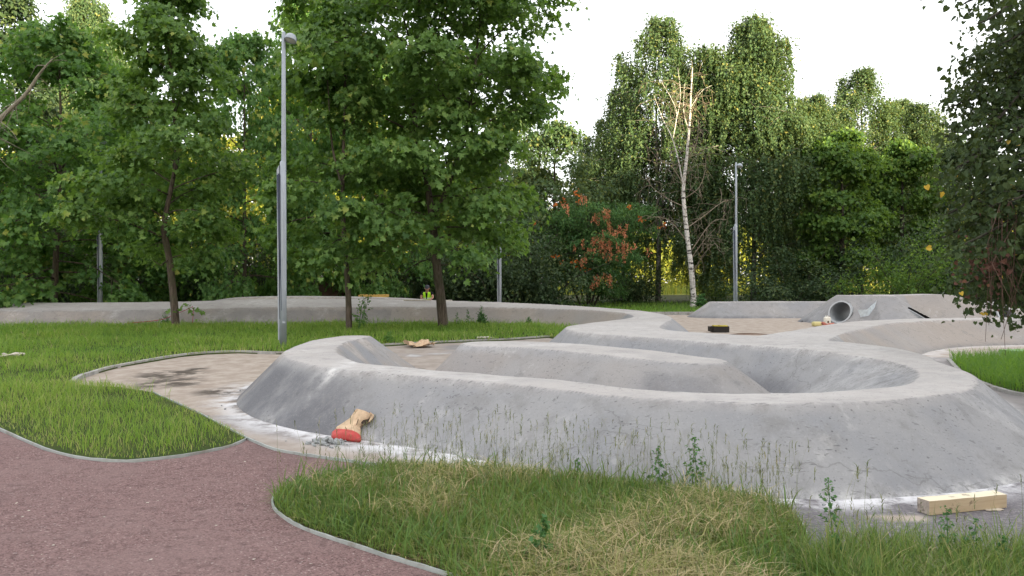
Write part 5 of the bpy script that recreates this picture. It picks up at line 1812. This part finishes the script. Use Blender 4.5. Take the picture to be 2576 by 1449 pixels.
# fingers curled round the tool, and thumbs
for hnd, sx in (('haL', 1), ('haR', -1)):
    h0 = np.array(J[hnd])
    for fi, (dx, dz, ln) in enumerate([(.03, .024, .065), (.034, .008, .075), (.034, -.008, .07), (.03, -.024, .055), (.012, .036, .05)]):
        a_ = h0 + [sx * dx, -.018, dz]
        c_ = a_ + [sx * ln * .55, -.022 if fi < 4 else -.03, -.004]
        e_ = c_ + [sx * ln * .12, .026, -.012]
        i0 = len(verts)
        verts += [a_, c_, e_]
        rad_ += [.011, .0095, .008]
        edges += [(vi[hnd], i0), (i0, i0 + 1), (i0 + 1, i0 + 2)]
body = skinned('body', verts, edges, rad_, M['skin'], wk, 0, 2)
J_ = lambda *ks: [np.array(J[k_]) for k_ in ks]
skinned('trousers', J_('pel', 'hiL', 'knL', 'anL', 'hiR', 'knR', 'anR'), [(0, 1), (1, 2), (2, 3), (0, 4), (4, 5), (5, 6)], [.15, .11, .08, .06, .11, .08, .06], M['trouser'], wk, 0, 2)
skinned('shirt', J_('bel', 'che', 'shL', 'shR') + [np.array(J['shL']) * .45 + np.array(J['elL']) * .55, np.array(J['shR']) * .45 + np.array(J['elR']) * .55], [(0, 1), (1, 2), (1, 3), (2, 4), (3, 5)], [.137, .146, .076, .076, .062, .062], M['blackcloth'], wk, 0, 2)
for nm_, sx in (('vest', -1), ('vest', 1)):
    pass
# vest: an open waistcoat shell round the torso
b = MB()
lev = [(.52, .185, .165, .02), (.62, .180, .160, .02), (.74, .178, .160, 0), (.86, .188, .165, -.03), (.95, .185, .15, -.065), (1.0, .15, .11, -.085)]
kk = 22
V = []
for i, (z_, rx, ry, cy) in enumerate(lev):
    op = .10 + .55 * max(0, (z_ - .62) / .4)      # the front opens into a v towards the neck
    for j in range(kk):
        a_ = -math.pi / 2 + op / 2 + (2 * math.pi - op) * j / (kk - 1)
        V.append((.005 + rx * math.cos(a_), cy + ry * math.sin(a_), z_))
outer = np.array(V)
inn = outer * [.94, .94, 1]
nn_ = len(outer)
fo = [(i * kk + j, i * kk + j + 1, (i + 1) * kk + j + 1, (i + 1) * kk + j) for i in range(len(lev) - 1) for j in range(kk - 1)]
b.add(np.concatenate([outer, inn]), fo + [tuple(nn_ + q_ for q_ in reversed(f_)) for f_ in fo])
vs = link('vest', b.mesh('vest', M['vest']), wk)
b = MB()
for zz_, i in ((.60, 1), (.72, 2)):
    band = []
    rx, ry, cy = lev[i][1:]
    for dz_ in (0, .045):
        for j in range(kk):
            a_ = -math.pi / 2 + .1 + (2 * math.pi - .2) * j / (kk - 1)
            band.append((.005 + (rx + .004) * math.cos(a_), cy + (ry + .004) * math.sin(a_), zz_ + dz_))
    b.add(band, [(j, j + 1, kk + j + 1, kk + j) for j in range(kk - 1)])
link('reflective_strip', b.mesh('reflective_strip', M['reflect']), vs)
hc = np.array([.03, -.155, 1.185])
rot = Euler((math.radians(18), 0, 0)).to_matrix()
b = MB().lathe([(.098, .0), (.1, .03), (.088, .075), (.05, .1), (0, .108)], hc + [0, .008, .0], 16, 0, rot)
b.add([hc + np.array(v) for v in [(-.07, -.085, .0), (.07, -.085, .0), (.055, -.16, -.045), (-.055, -.16, -.045), (-.07, -.085, -.008), (.07, -.085, -.008), (.055, -.16, -.053), (-.055, -.16, -.053)]],
      [(0, 1, 2, 3), (7, 6, 5, 4), (2, 6, 7, 3), (1, 5, 6, 2), (3, 7, 4, 0)])
link('cap', b.mesh('cap', M['capcloth']), wk)
link('nose', MB().blob(hc + [0, -.098, -.04], .016, 0, .02, 1, 1.6).mesh('nose', M['skin']), wk)
link('mouth', MB().box(hc + [0, -.086, -.082], (.045, .012, .008)).mesh('mouth', M['pinkcloth']), wk)
for sx in (-1, 1):
    link('ear', MB().blob(hc + [sx * .095, 0, -.04], .02, 0, .02, 1, 1.6).mesh('ear', M['skin']), wk)
    link('eye', MB().blob(hc + [sx * .035, -.088, -.012], .010, 0, .02, 1, .7).mesh('eye', M['blackcloth']), wk)
for sx in (-1, 1):
    k_ = 'anL' if sx < 0 else 'anR'
    t_ = 'toL' if sx < 0 else 'toR'
    skinned('boot', J_(k_, t_), [(0, 1)], [.062, .05], M['blackcloth'], wk, 0, 2)

# ------------------------------------------------------- single weeds, sapling
def weed(label, loc, h, n, size, group='tall leafy weeds', spread=.3, lean=0.0, mat=None, nm_='weed_plant', bushy=1):
    b = np.asarray(loc, float)
    t = thing(nm_, label, 'plant', b, group)
    tub, P, N, T, S, A = [], [], [], [], [], []
    for s_ in range(bushy):
        p = curve_branch(b, (lean + R.normal(0, .06 + .12 * (bushy > 1)), R.normal(0, .06), 1), h * (1 if s_ == 0 else .55 + .4 * R.random()), 0, 7, .04)
        tub.append((p, np.linspace(.0045 * h / .4, .0015, 7), 5))
        for i in range(n):
            t_ = .14 + .86 * (i + R.random()) / n
            az = i * 2.4 + R.normal(0, .3)
            o = np.array([math.cos(az), math.sin(az), 0])
            ln = spread * h * (1.05 - t_) ** .8 * (.5 + .6 * R.random())
            q = at_t(p, t_)
            e_ = q + o * ln + UP * ln * .55
            tub.append((np.array([q, e_]), np.array([.0015, .001]), 3))
            for f_ in (.45, .75, 1.0):
                for _ in range(2):
                    P.append(q + (e_ - q) * f_ + R.normal(0, .008 * h / .4, 3))
                    N.append(UP * .7 + o * .3 + R.normal(0, .4, 3))
                    T.append(o * .8 - UP * .15 + R.normal(0, .4, 3))
                    S.append(size * (.6 + .7 * R.random()) * (1.15 - .55 * t_))
                    A.append(np.clip(R.normal(.5, .2), 0, 1))
    link('stem', trunk_mesh('stem', tub, M['weed'], b), t)
    link('foliage', leaf_mesh('foliage', np.array(P), np.array(N), np.array(T), np.array(S), np.array(A), RHOMB, mat or M['weed'], b), t)
    return t


weed('left one of the two tall leafy weeds behind the front patch', G(1660, 1240), .36, 22, .035)
weed('taller right one of the two leafy weeds behind the front patch', G(1748, 1248), .44, 24, .036)
weed('leafy weed standing alone on the asphalt left of the beam', G(2094, 1345), .36, 18, .034)
weed('tallest leafy weed on the verge in front of the beam', G(2386, 1450), .36, 20, .03)
weed('leafy weed on the verge right below the middle of the beam', G(2440, 1452), .31, 18, .03)
weed('dark broad leaved weed low in the front patch', G(1350, 1449), .33, 16, .055)
weed('broad leaved weed at the bottom of the verge', G(2520, 1470), .26, 16, .035)
weed('thistly weed at the right corner of the front patch', G(2110, 1449), .22, 16, .05)
weed('small leafy weed among the stems at the back of the front patch', G(1450, 1214), .20, 14, .03)
SAP = 'saplings and weeds by the wall'
weed('thin sapling standing right beside the slender maple trunk', G(900, 838), 1.5, 20, .10, SAP, .22, .12, M['maple2'], 'sapling', 2)
weed('low scraggy shrub at the foot of the sapling', G(983 - 10, 868), .36, 12, .06, SAP, .6, 0, M['maple2'], 'shrub', 3)
weed('bushy weed clump in front of the wall right of the largest maple', G(1212, 822), .72, 20, .07, SAP, .35, 0, None, 'weed_plant', 5)
weed('single weed in front of the wall just right of the largest maple trunk', G(1182, 824), .62, 16, .06, SAP, .3)
weed('slim weed left of the bushy clump by the wall', G(1150, 824), .5, 14, .06, SAP, .3)
weed('low weed at the right end of the lawn by the wall', G(1330, 824), .38, 14, .06, SAP, .4, 0, None, 'weed_plant', 3)
weed('small weed at the wall foot left of the left maple trunk', G(415, 822), .5, 14, .06, SAP, .4, 0, None, 'weed_plant', 3)
weed('leafy undergrowth plant at the foot of the dead birch', G(1760, 778), .9, 16, .14, 'plants under the birches', .5, 0, None, 'weed_plant', 5)

# pale building glimpsed under the far trees
gb = np.array([62, 150, 0])
t = thing('building', 'pale grey building glimpsed under the lime green tree', 'building', gb)
link('wall', MB().box((0, 0, 3), (26, 8, 6)).mesh('wall', M['greybuild'], False), t)
link('roof', MB().box((0, 0, 6.15), (26.6, 8.6, .3)).mesh('roof', M['steel'], False), t)
for i in range(6):
    link('window', MB().box((-10 + i * 4, -4.03, 3.2), (1.6, .08, 1.5)).mesh('window', M['steeldark'], False), t)

# -------------------------------------------------------------- light, camera
el = math.radians(9.6)
S = Vector((.566 * math.cos(el), -.824 * math.cos(el), math.sin(el)))
sun = bpy.data.lights.new('sun', 'SUN')
sun.energy = 5.0
sun.angle = math.radians(.5)
sun.color = (1.0, .83, .50)
so = bpy.data.objects.new('sun', sun)
COL.objects.link(so)
so.rotation_euler = S.to_track_quat('Z', 'Y').to_euler()
w = bpy.data.worlds.new('World')
scene.world = w
w.use_nodes = True
nt = w.node_tree
nt.nodes.clear()
sky = nt.nodes.new('ShaderNodeTexSky')
sky.sky_type = 'NISHITA'
sky.sun_disc = False
sky.sun_elevation = el
sky.sun_rotation = math.atan2(S.x, S.y)
sky.dust_density = 2.0
mx = nt.nodes.new('ShaderNodeMix')
mx.data_type = 'RGBA'
mx.inputs[0].default_value = .72
nt.links.new(sky.outputs[0], mx.inputs[6])
mx.inputs[7].default_value = (4.75, 4.62, 4.52, 1)
bg = nt.nodes.new('ShaderNodeBackground')
bg.inputs['Strength'].default_value = .12
nt.links.new(mx.outputs[2], bg.inputs['Color'])
wo = nt.nodes.new('ShaderNodeOutputWorld')
nt.links.new(bg.outputs[0], wo.inputs['Surface'])

cam = bpy.data.cameras.new('camera')
cam.sensor_width = 36
cam.lens = F / 2576 * 36
cam.shift_y = -(724.5 - HY) / 2576
cam.clip_start = .05
cam.clip_end = 2000
co = bpy.data.objects.new('camera', cam)
COL.objects.link(co)
co.location = (0, 0, HC)
co.rotation_euler = (math.radians(90), 0, 0)
scene.camera = co
scene.view_settings.view_transform = 'Standard'
scene.view_settings.look = 'None'
scene.view_settings.gamma = 1
scene.view_settings.use_curve_mapping = False
scene.view_settings.exposure = 2.0
scene.cycles.use_denoising = True
scene.cycles.max_bounces = 8
scene.cycles.diffuse_bounces = 6
scene.cycles.transmission_bounces = 4
